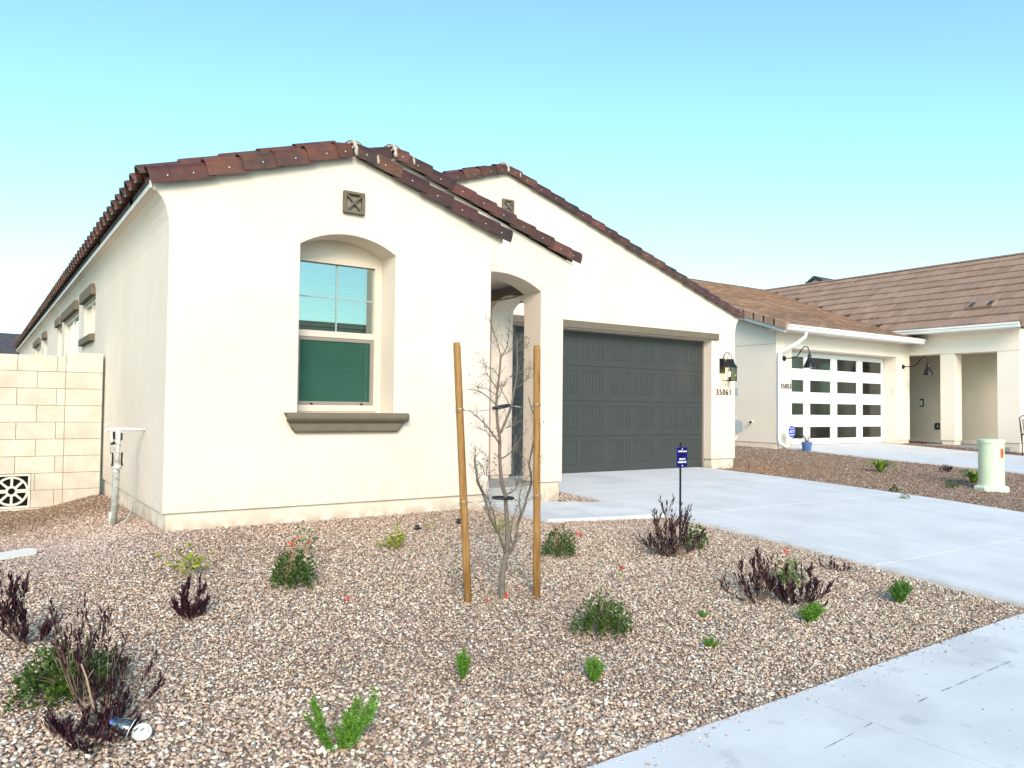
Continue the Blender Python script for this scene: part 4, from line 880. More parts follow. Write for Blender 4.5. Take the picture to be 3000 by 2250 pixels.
limbs = [
 (LEAD, .019, .0075, None),
 ([tz(555, 470), tz(610, 400), tz(640, 200), tz(655, 60)], .0055, .002, [0, .02, .04, .05]),
 ([tz(555, 475), tz(530, 380), tz(480, 220), tz(445, 100)], .0045, .0015, [0, -.02, -.04, -.05]),
 ([tz(558, 480), tz(640, 420), tz(700, 345)], .004, .0015, [0, -.05, -.1]),
 ([tz(555, 1215), tz(600, 1110), tz(650, 980), tz(690, 780), tz(715, 600), tz(710, 400), tz(715, 330), tz(690, 250)], .0115, .003, [0, .03, .06, .08, .1, .1, .1, .1]),
 ([rz(640, 480), rz(590, 330), rz(520, 200), rz(500, 130), vz(600, 340), vz(545, 220), vz(530, 60), tz(305, 1400)], .0125, .0035, [0, -.04, -.08, -.1, -.1, -.12, -.12, -.12]),
 ([rz(655, 480), rz(700, 420), rz(725, 340), rz(740, 230), rz(790, 100), vz(1080, 400), vz(1130, 230), vz(1110, 60), tz(830, 1520), tz(870, 1320), tz(895, 1150), tz(870, 1040), tz(820, 870)], .0155, .0035, [0, .03, .05, .07, .08, .1, .1, .1, .12, .12, .1, .1, .1]),
 ([tz(545, 1330), tz(430, 1170), tz(330, 1070), tz(245, 1000)], .007, .002, [0, -.08, -.14, -.2]),
 ([tz(548, 1250), tz(450, 1250), tz(400, 1200), tz(290, 1150)], .0045, .0015, [0, .05, .08, .1]),
 ([tz(512, 950), tz(400, 850), tz(320, 810), tz(215, 797)], .006, .0015, [0, -.05, -.09, -.12]),
 ([tz(515, 860), tz(430, 800), tz(350, 780), tz(275, 740)], .004, .0012, [0, .06, .1, .12]),
 ([tz(518, 800), tz(470, 720), tz(440, 670), tz(385, 645)], .0045, .0015, [0, -.05, -.08, -.1]),
 ([tz(530, 670), tz(480, 600), tz(400, 570), tz(350, 518)], .0045, .0012, [0, .04, .06, .08]),
 ([tz(565, 1470), tz(640, 1420), tz(720, 1310), tz(815, 1180)], .006, .002, [0, -.06, -.1, -.14]),
 ([tz(675, 1640), tz(672, 1480), tz(690, 1320), tz(697, 1240)], .004, .0015, [-.1, -.1, -.1, -.1]),
 ([tz(600, 1175), tz(660, 1150), tz(750, 1102)], .0045, .0015, [0, -.05, -.08]),
 ([tz(640, 680), tz(700, 650), tz(790, 610), tz(850, 585)], .0045, .0015, [.05, .02, .0, -.02]),
 ([tz(690, 790), tz(740, 760), tz(800, 700), tz(845, 605)], .0045, .0015, [.07, .1, .12, .14]),
 ([tz(520, 900), tz(560, 810), tz(620, 690)], .004, .0015, [0, .05, .08]),
 ([tz(655, 980), tz(560, 800), tz(540, 760)], .004, .002, [.05, .0, -.02]),
 ([tz(715, 360), tz(745, 320), tz(780, 315)], .003, .0012, [.1, .08, .06]),
 ([tz(712, 430), tz(780, 400), tz(820, 390)], .003, .001, [.1, .12, .13]),
 ([rz(700, 420), rz(680, 330), rz(700, 200), rz(740, 80)], .007, .002, [.03, .0, -.04, -.06]),
 ([vz(880, 360), vz(960, 300), vz(1010, 150), vz(1060, 20)], .0055, .002, [0, -.04, -.08, -.1]),
 ([rz(560, 240), rz(540, 130), vz(700, 520), vz(650, 300), vz(690, 100)], .006, .0015, [-.06, -.1, -.12, -.14, -.15]),
 ([rz(740, 230), rz(760, 150), vz(1000, 420), vz(1040, 250), vz(1180, 80)], .006, .002, [.07, .02, -.02, -.04, -.05]),
 ([vz(690, 460), vz(570, 250), vz(545, 100), tz(300, 1560), tz(310, 1350)], .0055, .003, [-.1, -.13, -.15, -.16, -.17]),
 ([tz(320, 1490), tz(380, 1560), tz(400, 1640)], .004, .002, [-.16, -.15, -.14]),
 ([tz(415, 1640), tz(420, 1500), tz(410, 1420)], .0035, .0015, [-.1, -.08, -.08]),
 ([tz(770, 1640), tz(790, 1500), tz(740, 1400), tz(690, 1390)], .0035, .0012, [.05, .03, 0, -.02]),
 ([tz(900, 1640), tz(905, 1560), tz(950, 1430)], .0035, .0012, [-.05, -.07, -.08]),
]
tw = MB(); bud = MB(); lvs = MB()
def twigs(Q, rr, n, L0, L1):
    for _ in range(n):
        i = tr.randrange(2, len(Q)-1); d = (Q[i+1 if i+1 < len(Q) else i]-Q[i-1]).normalized()
        a = tr.uniform(0, 2*math.pi); o = d.orthogonal().normalized(); o.rotate(Matrix.Rotation(a, 3, d))
        dv = (d*.75+o*1.0+Vector((0, 0, .35))).normalized(); L = tr.uniform(L0, L1); p0 = Q[i]; p1 = p0+dv*L*.5; p2 = p0+(dv+Vector((tr.uniform(-.3, .3), tr.uniform(-.3, .3), .25))).normalized()*L
        tw.tube([p0, p1, p2], [.0013, .001, .0006], 3, cap=False)
        if L > .06:
            for s in (.45, .7):
                q = p0.lerp(p2, s); e = q+Vector((tr.uniform(-1, 1), tr.uniform(-1, 1), tr.uniform(-.2, 1))).normalized()*L*.3; tw.tube([q, e], [.0008, .0005], 3, cap=False)
                if tr.random() < .03: bud.obox(e, Vector((1, 0, 0)), Vector((0, 1, 0)), Vector((0, 0, 1)), .0025, .0025, .0035)
        if tr.random() < .05: bud.obox(p2, Vector((1, .3, 0)).normalized(), Vector((-.3, 1, 0)).normalized(), Vector((0, 0, 1)), .003, .003, .0045)
for k, (pts, r0, r1, dy) in enumerate(limbs):
    Q, rr = br(pts, r0, r1, dy); b = MB(); b.tube(Q, rr, 8 if r0 > .01 else 6); b.build('limb' if r0 > .009 else 'branch', 'bark', tree, smooth=True)
    twigs(Q, rr, int(9+len(Q)*.9), .03, .12 if r0 > .004 else .07)
o = tw.build('twigs', 'twig', tree, recalc=False); o['kind'] = 'stuff'
o = bud.build('seed_pods', 'bud', tree); o['kind'] = 'stuff'
def quadleaf(b, p, d, L, W, nrm=None, rr=tr, bend=.15):
    d = Vector(d).normalized(); n_ = nrm or Vector((rr.uniform(-1, 1), rr.uniform(-1, 1), rr.uniform(-.2, 1)))
    s = d.cross(n_); s = s.normalized() if s.length > 1e-4 else d.orthogonal().normalized(); up = s.cross(d)
    m1 = p+d*L*.45+up*L*bend; e = p+d*L
    b.add([p, m1-s*W/2, e, m1+s*W/2, m1+up*W*-.15], [(0, 1, 4), (1, 2, 4), (2, 3, 4), (3, 0, 4)])
for (x, y) in ((470, 1500), (495, 1520), (505, 1585), (440, 1470), (480, 1460), (430, 1475), (520, 1455)):
    quadleaf(lvs, T(*tz(x, y), dy=-.03), (tr.uniform(-1, 1), -.2, tr.uniform(-1, .3)), .028, .014)
lvs.build('leaf_cluster', 'green2', tree, recalc=False)
# ties: twisted wire from stake to stake round a rubber hose loop
def pole_at(p0, p1, z): t = (z-p0.z)/(p1.z-p0.z); return p0.lerp(p1, t)
def tie(zc, cu, cv, label, tilt, rad, du, dv):
    c = T(cu, cv); tt = root('tree_tie', tuple(c), label, 'tree tie')
    b = MB(); pts = []; n = 28
    for k in range(n+1): a = 2*math.pi*k/n; pts.append(c+Vector((rad*math.cos(a), rad*.75*math.sin(a), tilt*math.cos(a))))
    b.tube(pts, .0095, 8); b.build('hose_loop', 'rubber', tt, smooth=True)
    for (p0, p1, sg, zz) in ((sL0, sL1, -1, du), (sR0, sR1, 1, dv)):
        pc = pole_at(p0, p1, zz); b = MB(); pts = []
        for k in range(50): a = k/50*2*math.pi*2.5; pts.append(pc+Vector((.030*math.cos(a), .030*math.sin(a), -.016+.032*k/50+.005*math.sin(a*1.3))))
        st_ = pc+Vector((-sg*.03, -.005, .0)); en = c+Vector((sg*rad, 0, tilt*sg)); L = (en-st_)
        b.tube(pts, .0019, 5, cap=False)
        for ph in (0, math.pi):
            q = [st_+L*(k/36)+Vector((0, math.sin(k*1.1+ph)*.003, math.cos(k*1.1+ph)*.003-.012*math.sin(math.pi*k/36))) for k in range(37)]; b.tube(q, .0016, 4, cap=False)
        b.build('wire', 'wire', tt)
zt = lambda u, v: onY(u, v, TY).z
tie(0, *tz(560, 968), 'upper wire and black hose tie holding the young tree', .012, .062, zt(1350, 1202), zt(1578, 1188))
tie(0, *vz(825, 400), 'lower wire and dark hose ring low on the young tree', -.004, .078, zt(1359, 1474), zt(1578, 1450))

# ================================================================== PLANTS
def stemcurve(p, d, L, curl, n=5, rr=None):
    Q = [Vector(p)]; d = Vector(d).normalized()
    for k in range(n): d = (d+curl/n).normalized(); Q.append(Q[-1]+d*L/n)
    return Q
def purple_shrub(base, w_, h, nst, seed, label, spread=None, dirs=None, leafL=.06, dens=1.0, group=None, lean=(0, 0)):
    r = random.Random(seed); o = root('purple_shrub', tuple(base), label, 'shrub', group); st = MB(); lf = MB(); base = Vector(base)
    for i in range(int(nst*.66)):
        a = r.uniform(0, 2*math.pi); k = r.uniform(.15, 1)
        if dirs: dx, dy, hh = dirs[i % len(dirs)]; tgt = base+Vector((dx+r.uniform(-.04, .04), dy+r.uniform(-.04, .04), hh*r.uniform(.8, 1.1)))
        else: tgt = base+Vector((math.cos(a)*w_/2*k+lean[0], math.sin(a)*w_/2*k*.8+lean[1], h*(1.0-.80*k*k)*r.uniform(.7, 1.08)))
        L = (tgt-base).length; d0 = (Vector((tgt.x-base.x, tgt.y-base.y, 0))*1.35+Vector((0, 0, (tgt.z-base.z)*.35+.012))).normalized()
        P0 = base-Vector((0, 0, .02)); P1 = P0+d0*L*.5; Q = [((1-t)**2)*P0+2*t*(1-t)*P1+t*t*tgt for t in [j/6 for j in range(7)]]
        st.tube(Q, [.0034*(1-j/8) for j in range(7)], 5, cap=False)
        nside = r.randint(1, 4)
        tips = [(Q, .3)]
        for s in range(nside):
            j = r.randint(2, 5); q = Q[j]; dd = ((Q[j+1]-Q[j]).normalized()+Vector((r.uniform(-.9, .9), r.uniform(-.9, .9), .5))).normalized(); l2 = L*r.uniform(.2, .4)
            S = stemcurve(q, dd, l2, Vector((0, 0, .6)), 4); st.tube(S, [.002, .002, .0016, .0013, .001], 4, cap=False); tips.append((S, .1))
        for S, t0 in tips:
            nl = int((len(S)-1)*2.5*dens)+2
            for q in range(nl):
                t = t0+(1-t0)*q/max(nl-1, 1); f = t*(len(S)-1); j = min(int(f), len(S)-2); p = S[j].lerp(S[j+1], f-j); ax = (S[j+1]-S[j]).normalized()
                dd = (ax*.9+Vector((r.uniform(-1, 1), r.uniform(-1, 1), r.uniform(-.1, .8)))*.65+Vector((0, 0, .3))).normalized()
                quadleaf(lf, p, dd, leafL*r.uniform(.55, 1.15), leafL*.20*r.uniform(.8, 1.2), rr=r, bend=.06)
    st.build('stems', 'dstem', o, recalc=False); lf.build('foliage', 'purple', o, recalc=False); return o
def leafy(base, w_, h, n, seed, label, mat='green', leafL=.03, shape='dome', cat='shrub', name='green_shrub', flowers=None, group=None, top=0, d=None, asp=.55):
    r = random.Random(seed); o = root(name, tuple(base), label, cat, group); base = Vector(base); st = MB(); lf = MB(); d = d or w_
    for i in range(n):
        u = r.uniform(-1, 1); v = r.uniform(-1, 1); q = r.uniform(0, 1)**.35
        while u*u+v*v > 1: u = r.uniform(-1, 1); v = r.uniform(-1, 1)
        rad = math.sqrt(u*u+v*v); bump_ = .8+.25*math.sin(seed+4*math.atan2(v, u))+.12*math.sin(9*math.atan2(v, u)+seed)
        zz = math.sqrt(max(0, 1-rad*rad))*q*h*bump_ if shape == 'dome' else (1-rad)*h*q*1.05
        p = base+Vector((u*w_/2*bump_, v*d/2*bump_, zz+.005)); out = Vector((u, v, .5)).normalized()
        quadleaf(lf, p, (out+Vector((r.uniform(-.8, .8), r.uniform(-.8, .8), r.uniform(-.6, .7)))).normalized(), leafL*r.uniform(.6, 1.2), leafL*asp*r.uniform(.7, 1.2), nrm=(out+Vector((r.uniform(-.5, .5), r.uniform(-.5, .5), .3))), rr=r)
    for i in range(max(6, n//40)):
        a = r.uniform(0, 6.28); k = r.uniform(0, .9); st.tube([base-Vector((0, 0, .01)), base+Vector((math.cos(a)*w_*.25*k, math.sin(a)*d*.25*k, h*.4)), base+Vector((math.cos(a)*w_*.45*k, math.sin(a)*d*.45*k, h*(.95-.5*k)))], [.002, .0016, .001], 4, cap=False)
    if top:
        for i in range(3):
            S = stemcurve(base+Vector((r.uniform(-.03, .03), 0, h*.7)), (r.uniform(-.3, .3), r.uniform(-.2, .2), 1), top, Vector((r.uniform(-.5, .5), 0, 0)), 4); st.tube(S, [.0015]*5, 4, cap=False)
            for p in S[1:]: quadleaf(lf, p, (r.uniform(-1, 1), r.uniform(-1, 1), .6), leafL, leafL*.45, rr=r)
    st.build('stems', 'pstem', o, recalc=False); lf.build('foliage', mat, o, recalc=False)
    if flowers:
        for (dx, dy, dz, sz, mt) in flowers:
            b = MB(); c = base+Vector((dx, dy, dz))
            for k in range(9): quadleaf(b, c+Vector((r.uniform(-1, 1), r.uniform(-1, 1), r.uniform(-.5, .5)))*sz*.5, (r.uniform(-1, 1), r.uniform(-1, 1), r.uniform(-.2, 1)), sz*.8, sz*.5, rr=r)
            b.tube([base+Vector((dx*.4, dy*.4, dz*.3)), c], [.0012, .001], 4, cap=False); b.build('flower', mt, o, recalc=False)
    return o
def feathery(base, lobes, seed, label, mat='fern', needle=.02, name='feathery_shrub', group=None, dens=1.0):
    r = random.Random(seed); o = root(name, tuple(base), label, 'shrub', group); base = Vector(base); st = MB(); lf = MB()
    for (dx, dy, h, w_, n) in lobes:
        for i in range(int(n*dens*1.7)):
            a = r.uniform(0, 6.28); k = r.uniform(0, 1)**.7
            tgt = base+Vector((dx+math.cos(a)*w_/2*k, dy+math.sin(a)*w_/2*k, h*(1-.35*k)*r.uniform(.65, 1.05)))
            P0 = base+Vector((dx*.25+r.uniform(-.01, .01), dy*.25, -.01)); mid = P0.lerp(tgt, .5)+Vector((dx*.15, dy*.15, h*.08)); Q = [((1-t)**2)*P0+2*t*(1-t)*mid+t*t*tgt for t in [j/5 for j in range(6)]]
            st.tube(Q, [.0014]*3+[.001]*3, 3, cap=False); L = (tgt-P0).length; m_ = max(8, int(L/.0042))
            for q in range(m_):
                t = .12+.88*q/m_; f = t*5; j = min(int(f), 4); p = Q[j].lerp(Q[j+1], f-j); ax = (Q[j+1]-Q[j]).normalized()
                dd = (ax*.7+Vector((r.uniform(-1, 1), r.uniform(-1, 1), r.uniform(-.5, .8)))).normalized()
                quadleaf(lf, p, dd, needle*1.2*r.uniform(.6, 1.2), needle*.30, rr=r, bend=.05)
    st.build('stems', 'green2', o, recalc=False); lf.build('foliage', mat, o, recalc=False); return o
def sparse(base, stems, seed, label, leafL=.05, mat='lime', name='sapling', stem='pstem', lobes=3, flower=None):
    r = random.Random(seed); o = root(name, tuple(base), label, 'plant'); base = Vector(base); st = MB(); lf = MB()
    for (dx, dy, h, n) in stems:
        tgt = base+Vector((dx, dy, h)); mid = base.lerp(tgt, .5)+Vector((dx*-.1, 0, h*.12)); Q = [((1-t)**2)*base+2*t*(1-t)*mid+t*t*tgt for t in [j/6 for j in range(7)]]
        st.tube(Q, [.0022*(1-j/9) for j in range(7)], 4, cap=False)
        for i in range(n):
            f = r.uniform(2.0, 5.95); j = int(f); p = Q[j].lerp(Q[min(j+1, 6)], f-j); e = p+Vector((r.uniform(-1, 1), r.uniform(-1, 1), r.uniform(-.3, .6))).normalized()*leafL*.5; st.tube([p, e], [.0008, .0006], 3, cap=False)
            dd = (e-p).normalized()
            for s in range(lobes): quadleaf(lf, e, (dd+Vector((r.uniform(-.7, .7), r.uniform(-.7, .7), r.uniform(-.7, .3)))).normalized(), leafL*r.uniform(.6, 1), leafL*.5, rr=r)
    st.build('stems', stem, o, recalc=False); lf.build('leaves', mat, o, recalc=False)
    if flower:
        b = MB(); c = base+Vector(flower[:3])
        for k in range(8): quadleaf(b, c, (r.uniform(-1, 1), r.uniform(-1, 1), r.uniform(-.3, 1)), flower[3], flower[3]*.6, rr=r)
        b.build('flower', flower[4], o, recalc=False)
    return o
D = 1.3562
g = lambda x, y: G(x*D, y*D)
# big purple shrub on the left: low base by the frame edge, and its two sprawling neighbours
def off(base, x, y):      # offset of a picture point standing above base, in base's own vertical plane
    p = onY(x*D, y*D, base.y); return (p.x-base.x, p.z-base.z)
PB = g(70, 1392)
dirs = []
for (x, y, dy) in ((15, 1250, 0), (38, 1268, .05), (10, 1300, -.05), (70, 1300, .1), (62, 1335, 0), (95, 1330, -.1), (30, 1345, -.1), (-20, 1290, 0), (110, 1345, .05)):
    a, c_ = off(PB, x, y); dirs.append((a, dy, c_))
purple_shrub(PB, .5, .3, 18, 21, 'dark purple shrub at the far left edge of the gravel with upright sprigs', dirs=dirs, leafL=.062, dens=.9, group='purple leaved shrubs')
PB2 = g(224, 1572); dirs = []
for (x, y, dy) in ((140, 1290, .25), (165, 1310, .2), (120, 1330, .2), (200, 1345, .2), (185, 1330, .15), (215, 1350, .1), (150, 1360, .2), (100, 1345, .25), (222, 1400, .1), (262, 1410, .05), (275, 1425, .1), (250, 1465, 0), (325, 1440, .1), (335, 1470, .05), (235, 1500, 0), (300, 1490, 0), (275, 1520, -.02)):
    a, c_ = off(PB2+Vector((0, dy, 0)), x, y); dirs.append((a, dy, max(c_-.0, .03)))
SHR = purple_shrub(PB2, .5, .3, 26, 22, 'large straggling purple shrub with pale bent trunk, above the dark green clump at left', dirs=dirs, leafL=.055, dens=.62, group='purple leaved shrubs')
b = MB(); tk = [G(305, 2120)+Vector((0, 0, -.01))]+[onY(u_, v_, PB2.y+.03) for u_, v_ in ((270, 2060), (255, 1990), (238, 1945))]; b.tube(tk, [.005, .0045, .004, .003], 6); b.tube([tk[2], onY(275, 1960, PB2.y)], [.0022, .0012], 5); b.build('trunk', 'pstem', SHR, smooth=True)
purple_shrub(g(170, 1605), .52, .11, 26, 23, 'low flattened purple shrub at the bottom left corner beside the clear plastic cup', leafL=.045, dens=.9, group='purple leaved shrubs')
purple_shrub(g(415, 1336), .22, .22, 16, 24, 'small purple tuft alone on the gravel, left of the red flowered green bush', leafL=.07, dens=.75, group='purple leaved shrubs')
sb_ = g(1458, 1200); purple_shrub(sb_, .74, .46, 38, 25, 'purple shrub growing around the foot of the navy sign post', leafL=.062, dens=.75, group='purple leaved shrubs', lean=(-.03, 0))
purple_shrub(g(1640, 1300), .62, .36, 26, 26, 'purple shrub left half of the wide pair near the driveway edge', leafL=.058, dens=.8, group='purple leaved shrubs')
purple_shrub(g(1718, 1306), .62, .27, 28, 27, 'purple shrub right half of the wide pair, just behind the bright green tuft', leafL=.058, dens=.8, group='purple leaved shrubs')
purple_shrub(g(1795, 1232), .34, .10, 7, 28, 'thin purple sprigs lying by the driveway edge, right of the red flower', leafL=.05, dens=.5, group='purple leaved shrubs')
leafy(g(150, 1500), .50, .22, 1500, 31, 'dark green leafy clump under the straggling purple shrub at left', leafL=.036, group='green leafy bushes')
leafy(g(632, 1270), .32, .27, 1300, 32, 'dark green bush with coral flowers in front of the window sill', leafL=.030, group='green leafy bushes', flowers=[(-.04, -.05, .31, .03, 'coral'), (.02, 0, .33, .025, 'coral'), (.14, .1, .28, .022, 'red')], top=.05)
leafy(g(1208, 1204), .34, .25, 1200, 33, 'dark green bush with red flower at its right, beside the right stake', leafL=.026, group='green leafy bushes', flowers=[(.22, 0, .17, .03, 'red'), (.19, 0, .18, .022, 'red'), (-.05, 0, .25, .02, 'red')], top=.04)
leafy(g(1303, 1370), .37, .23, 1400, 34, 'rounded dark green bush without flowers, in mid gravel below the sign', leafL=.028, group='green leafy bushes', top=.06)
leafy(g(1500, 1188), .24, .24, 420, 35, 'green leafy bush tucked behind the purple shrub at the navy sign', leafL=.035, group='green leafy bushes')
leafy(g(1706, 1262), .22, .20, 420, 36, 'mid green bush with small red flower among the purple pair by the driveway', mat='green2', leafL=.028, group='green leafy bushes', flowers=[(-.04, 0, .26, .03, 'red'), (-.1, 0, .18, .02, 'red')])
# saplings with yellow green leaves
sparse(g(405, 1252), [(-.12, 0, .12, 5), (.14, .02, .10, 6), (-.02, 0, .24, 5), (.03, 0, .15, 5), (-.06, .1, .18, 3), (.1, .1, .17, 4), (-.15, .05, .16, 4), (.17, .05, .15, 4)], 41, 'sparse yellow green sapling left of the window, above the purple tuft', leafL=.055, flower=(.05, 0, .10, .012, 'red'))
sparse(g(660, 1200), [(-.04, 0, .25, 9), (.10, .02, .18, 8), (.02, .02, .30, 4), (.08, .1, .12, 8), (-.1, 0, .14, 4)], 42, 'thin green sapling rising behind the coral flowered bush', leafL=.038, mat='green2', lobes=2)
sparse(g(856, 1186), [(-.10, 0, .12, 10), (.02, 0, .14, 14), (.08, .02, .10, 8), (-.03, 0, .20, 7), (-.12, .05, .05, 9), (.05, .08, .08, 9), (-.07, -.03, .08, 9)], 43, 'yellow green leafy plant by a black irrigation emitter below the window', leafL=.045)
sparse(g(1088, 1152), [(-.16, 0, .1, 10), (.12, 0, .09, 10), (-.1, .05, .20, 7), (.05, 0, .14, 9), (-.14, 0, .26, 5), (.15, .1, .12, 9), (0, .1, .06, 9)], 44, 'olive green grassy plant behind the young tree trunk', leafL=.04, stem='straw', lobes=2)
sparse(g(935, 1148), [(-.02, 0, .09, 4), (.05, 0, .10, 4), (-.08, .02, .07, 4)], 45, 'tiny faded sapling between the two black emitters', leafL=.03, stem='straw', lobes=2)
# red flowered seedling
sparse(g(1343, 1262), [(-.02, 0, .08, 3), (.03, 0, .07, 3), (0, 0, .10, 2)], 46, 'small seedling with red flower head on the gravel right of the right stake', leafL=.02, mat='fern', lobes=2, flower=(.0, 0, .12, .035, 'red'))
# feathery greens
feathery(g(735, 1622), [(-.12, .0, .26, .08, 9), (.09, .02, .22, .14, 16), (.15, 0, .26, .06, 6), (.02, .0, .15, .12, 9)], 51, 'feathery bright green shrub in two lobes at the bottom centre foreground', needle=.020, group='feathery green shrubs')
feathery(g(1000, 1468), [(0, 0, .17, .09, 40)], 52, 'small cone shaped bright green shrub, left of the low pair in mid foreground', needle=.013, group='feathery green shrubs')
feathery(g(1282, 1474), [(0, 0, .15, .11, 26), (.03, 0, .13, .10, 10)], 53, 'small upright light green shrub with loose tips in mid foreground', needle=.016, group='feathery green shrubs')
feathery(g(1752, 1342), [(-.06, 0, .12, .12, 30), (.06, 0, .14, .13, 40)], 54, 'squat bright green shrub in front of the purple pair', needle=.015, group='feathery green shrubs')
feathery(g(1942, 1304), [(-.04, 0, .19, .12, 36), (.07, 0, .20, .14, 44)], 55, 'dense green shrub nearest the driveway edge at right', mat='green2', needle=.017, group='feathery green shrubs')
feathery(g(1518, 1334), [(0, 0, .05, .09, 18)], 56, 'very small green tuft, upper of two near the gravel centre right', needle=.012, group='feathery green shrubs')
feathery(g(1537, 1400), [(0, 0, .08, .11, 24)], 57, 'very small light green tuft beside a blue scrap', needle=.012, group='feathery green shrubs')
# strap leaved plants across the drive
def strap(base, w_, h, n, seed, label):
    r = random.Random(seed); o = root('strap_leaf_plant', tuple(base), label, 'plant', 'strap leaved plants beyond the driveway'); base = Vector(base)
    for i in range(n):
        a = 2*math.pi*i/n+r.uniform(-.2, .2); k = r.uniform(.4, 1); tip = base+Vector((math.cos(a)*w_/2*k, math.sin(a)*w_/2*k, h*(1.05-.85*k)*r.uniform(.85, 1.1))); b = MB()
        P1 = base+Vector((math.cos(a)*w_*.27*k, math.sin(a)*w_*.27*k, h*(1.05-.35*k))); s = Vector((-math.sin(a), math.cos(a), 0)); V = []
        for j in range(5): t = j/4; q = ((1-t)**2)*base+2*t*(1-t)*P1+t*t*tip; ww = .026*(1-t**2)+.001; V += [q-s*ww, q+Vector((0, 0, -.006)), q+s*ww]
        b.add(V, [(3*j, 3*j+1, 3*j+4, 3*j+3) for j in range(4)]+[(3*j+1, 3*j+2, 3*j+5, 3*j+4) for j in range(4)]); b.build('leaf', 'fern' if i % 3 else 'lime', o, recalc=False)
    return o
gs = lambda x, y: GS(x*D, y*D)
strap(gs(1902, 1020), 0.82, .36, 30, 61, 'strap leaved green plant nearer the neighbour garage, left of the green pedestal')
strap(gs(2103, 1044), 0.80, .35, 30, 62, 'strap leaved green plant just behind the pale green pedestal')
purple_shrub(gs(2043, 1021), .34, .16, 12, 63, 'dark red shrub between the two strap leaved plants', leafL=.05, dens=.8, group='purple leaved shrubs')
leafy(gs(1932, 1064), .16, .14, 120, 64, 'tiny dark green shrub between the driveways, below the left strap leaved plant', leafL=.03, group='green leafy bushes', shape='cone')
leafy(gs(2057, 1055), .22, .11, 160, 65, 'low dark green tuft left of the pale green pedestal', leafL=.035, group='green leafy bushes')
leafy(gs(1955, 1082), .14, .10, 90, 66, 'tiny brownish shrub close to the far edge of the driveway', mat='green2', leafL=.03, group='green leafy bushes')

# ================================================================== SIGN, LITTER, SMALL THINGS
s0 = G(1993, 1600); s0 = Vector((onY(1993, 1600, s0.y).x, s0.y, s0.z))
sg = root('yard_sign', tuple(s0), 'navy PRIVATE RESIDENCE sign on a black post in the purple shrub', 'sign')
ps = pxm(s0); pc = onY(1996, 1339, s0.y); topz = onY(1993, 1296, s0.y).z
b = MB(); b.box(s0.x-.0075, s0.x+.0075, s0.y-.003, s0.y+.009, s0.z-.05, topz); b.build('post', 'black', sg)
ya = 0.0; hw_, hh_ = .072, 29.3*ps
b = MB(); b.box(pc.x-hw_, pc.x+hw_, s0.y-.010, s0.y-.004, pc.z-hh_, pc.z+hh_); b.build('panel', 'navyrim', sg)
b = MB(); b.box(pc.x-hw_+.003, pc.x+hw_-.003, s0.y-.0112, s0.y-.0105, pc.z-hh_+.003, pc.z+hh_-.003); b.build('panel_face', 'navy', sg)
for dz in (.80, -.85):
    b = MB(); c = Vector((pc.x, s0.y-.011, pc.z+hh_*dz)); b.tube([c, c-Vector((0, .004, 0))], .006, 10); b.build('bolt', 'letter', sg)
put_text('Toll Brothers', .0215, (pc.x, s0.y-.0125, pc.z+hh_*.58), sg, 'letter', 'lettering', ext=.0006, shear=.35, offset=.0007)
put_text('PRIVATE', .0215, (pc.x, s0.y-.0125, pc.z-hh_*.21), sg, 'letter', 'lettering', ext=.0006, offset=.0009)
put_text('RESIDENCE', .0215, (pc.x, s0.y-.0125, pc.z-hh_*.50), sg, 'letter', 'lettering', ext=.0006, offset=.0009, sx=1.0)
# board at left edge
p = G(96, 1625); q = G(-60, 1652); b = MB(); ax = (p-q).normalized(); ay = Vector((-ax.y, ax.x, 0)).normalized(); az = ax.cross(ay)
b.obox((p+q)/2+Vector((0, 0, .03)), ax, ay, az, (p-q).length/2, .045, .022); tag(b.build('white_board', 'white', loc=tuple((p+q)/2)), 'white painted board lying on the gravel at the left edge', 'board')
# plastic cup
c = G(383, 2160); pc_ = root('plastic_cup', tuple(c), 'crushed clear plastic cup on the gravel at the bottom left', 'cup')
ax = Vector((-.55, .3, .25)).normalized(); b = MB()
up0 = c+Vector((0, 0, .035)); Q = [up0+ax*t for t in (0, .012, .05, .085)]; b.tube(Q, [.038, .040, .031, .024], 14, cap=False); b.tube([up0-ax*.003, up0], [.041, .041], 14); b.build('cup_wall', 'clear', pc_, smooth=True)
b = MB(); b.tube([up0-ax*.004, up0-ax*.001], [.043, .043], 16, cap=False); b.build('rim', 'white', pc_)
lid = c+Vector((.035, -.045, .03)); ld = (CC-lid).normalized()*.6+Vector((0, 0, .5)); ld.normalize(); b = MB(); b.tube([lid, lid+ld*.003], [.040, .037], 18); b.tube([lid+ld*.003, lid+ld*.006], [.028, .026], 18); b.build('lid', 'pvc', pc_)
b = MB(); b.tube([up0+ax*.078, up0+ax*.090], [.012, .010], 8); b.build('blue_print', 'blue', pc_)
# scraps
sr = random.Random(9)
def scrap(u, v, sz, mat, label, cat='litter', name='litter_scrap', group=None, n=3, flat=True):
    c = G(u, v); o = MB()
    for k in range(n):
        a = sr.uniform(0, 3.1); ax = Vector((math.cos(a), math.sin(a), sr.uniform(-.2, .3))).normalized(); ay = ax.orthogonal().normalized(); az = ax.cross(ay)
        o.obox(c+Vector((sr.uniform(-1, 1)*sz*(n > 1), sr.uniform(-1, 1)*sz*(n > 1), .014+.004*k)), ax, ay, az, sz*sr.uniform(.5, 1), sz*.25, sz*.12)
    return tag(o.build(name, mat, loc=tuple(c)), label, cat, group)
scrap(640, 2205, .03, 'white', 'white litter scrap below the purple shrub at the bottom left', n=1) if False else None
scrap(178, 2208, .025, 'white', 'small white scrap on the gravel below the low purple shrub', n=1)
scrap(965, 2205, .028, 'white', 'white peeled scraps at the foot of the feathery foreground shrub', n=3)
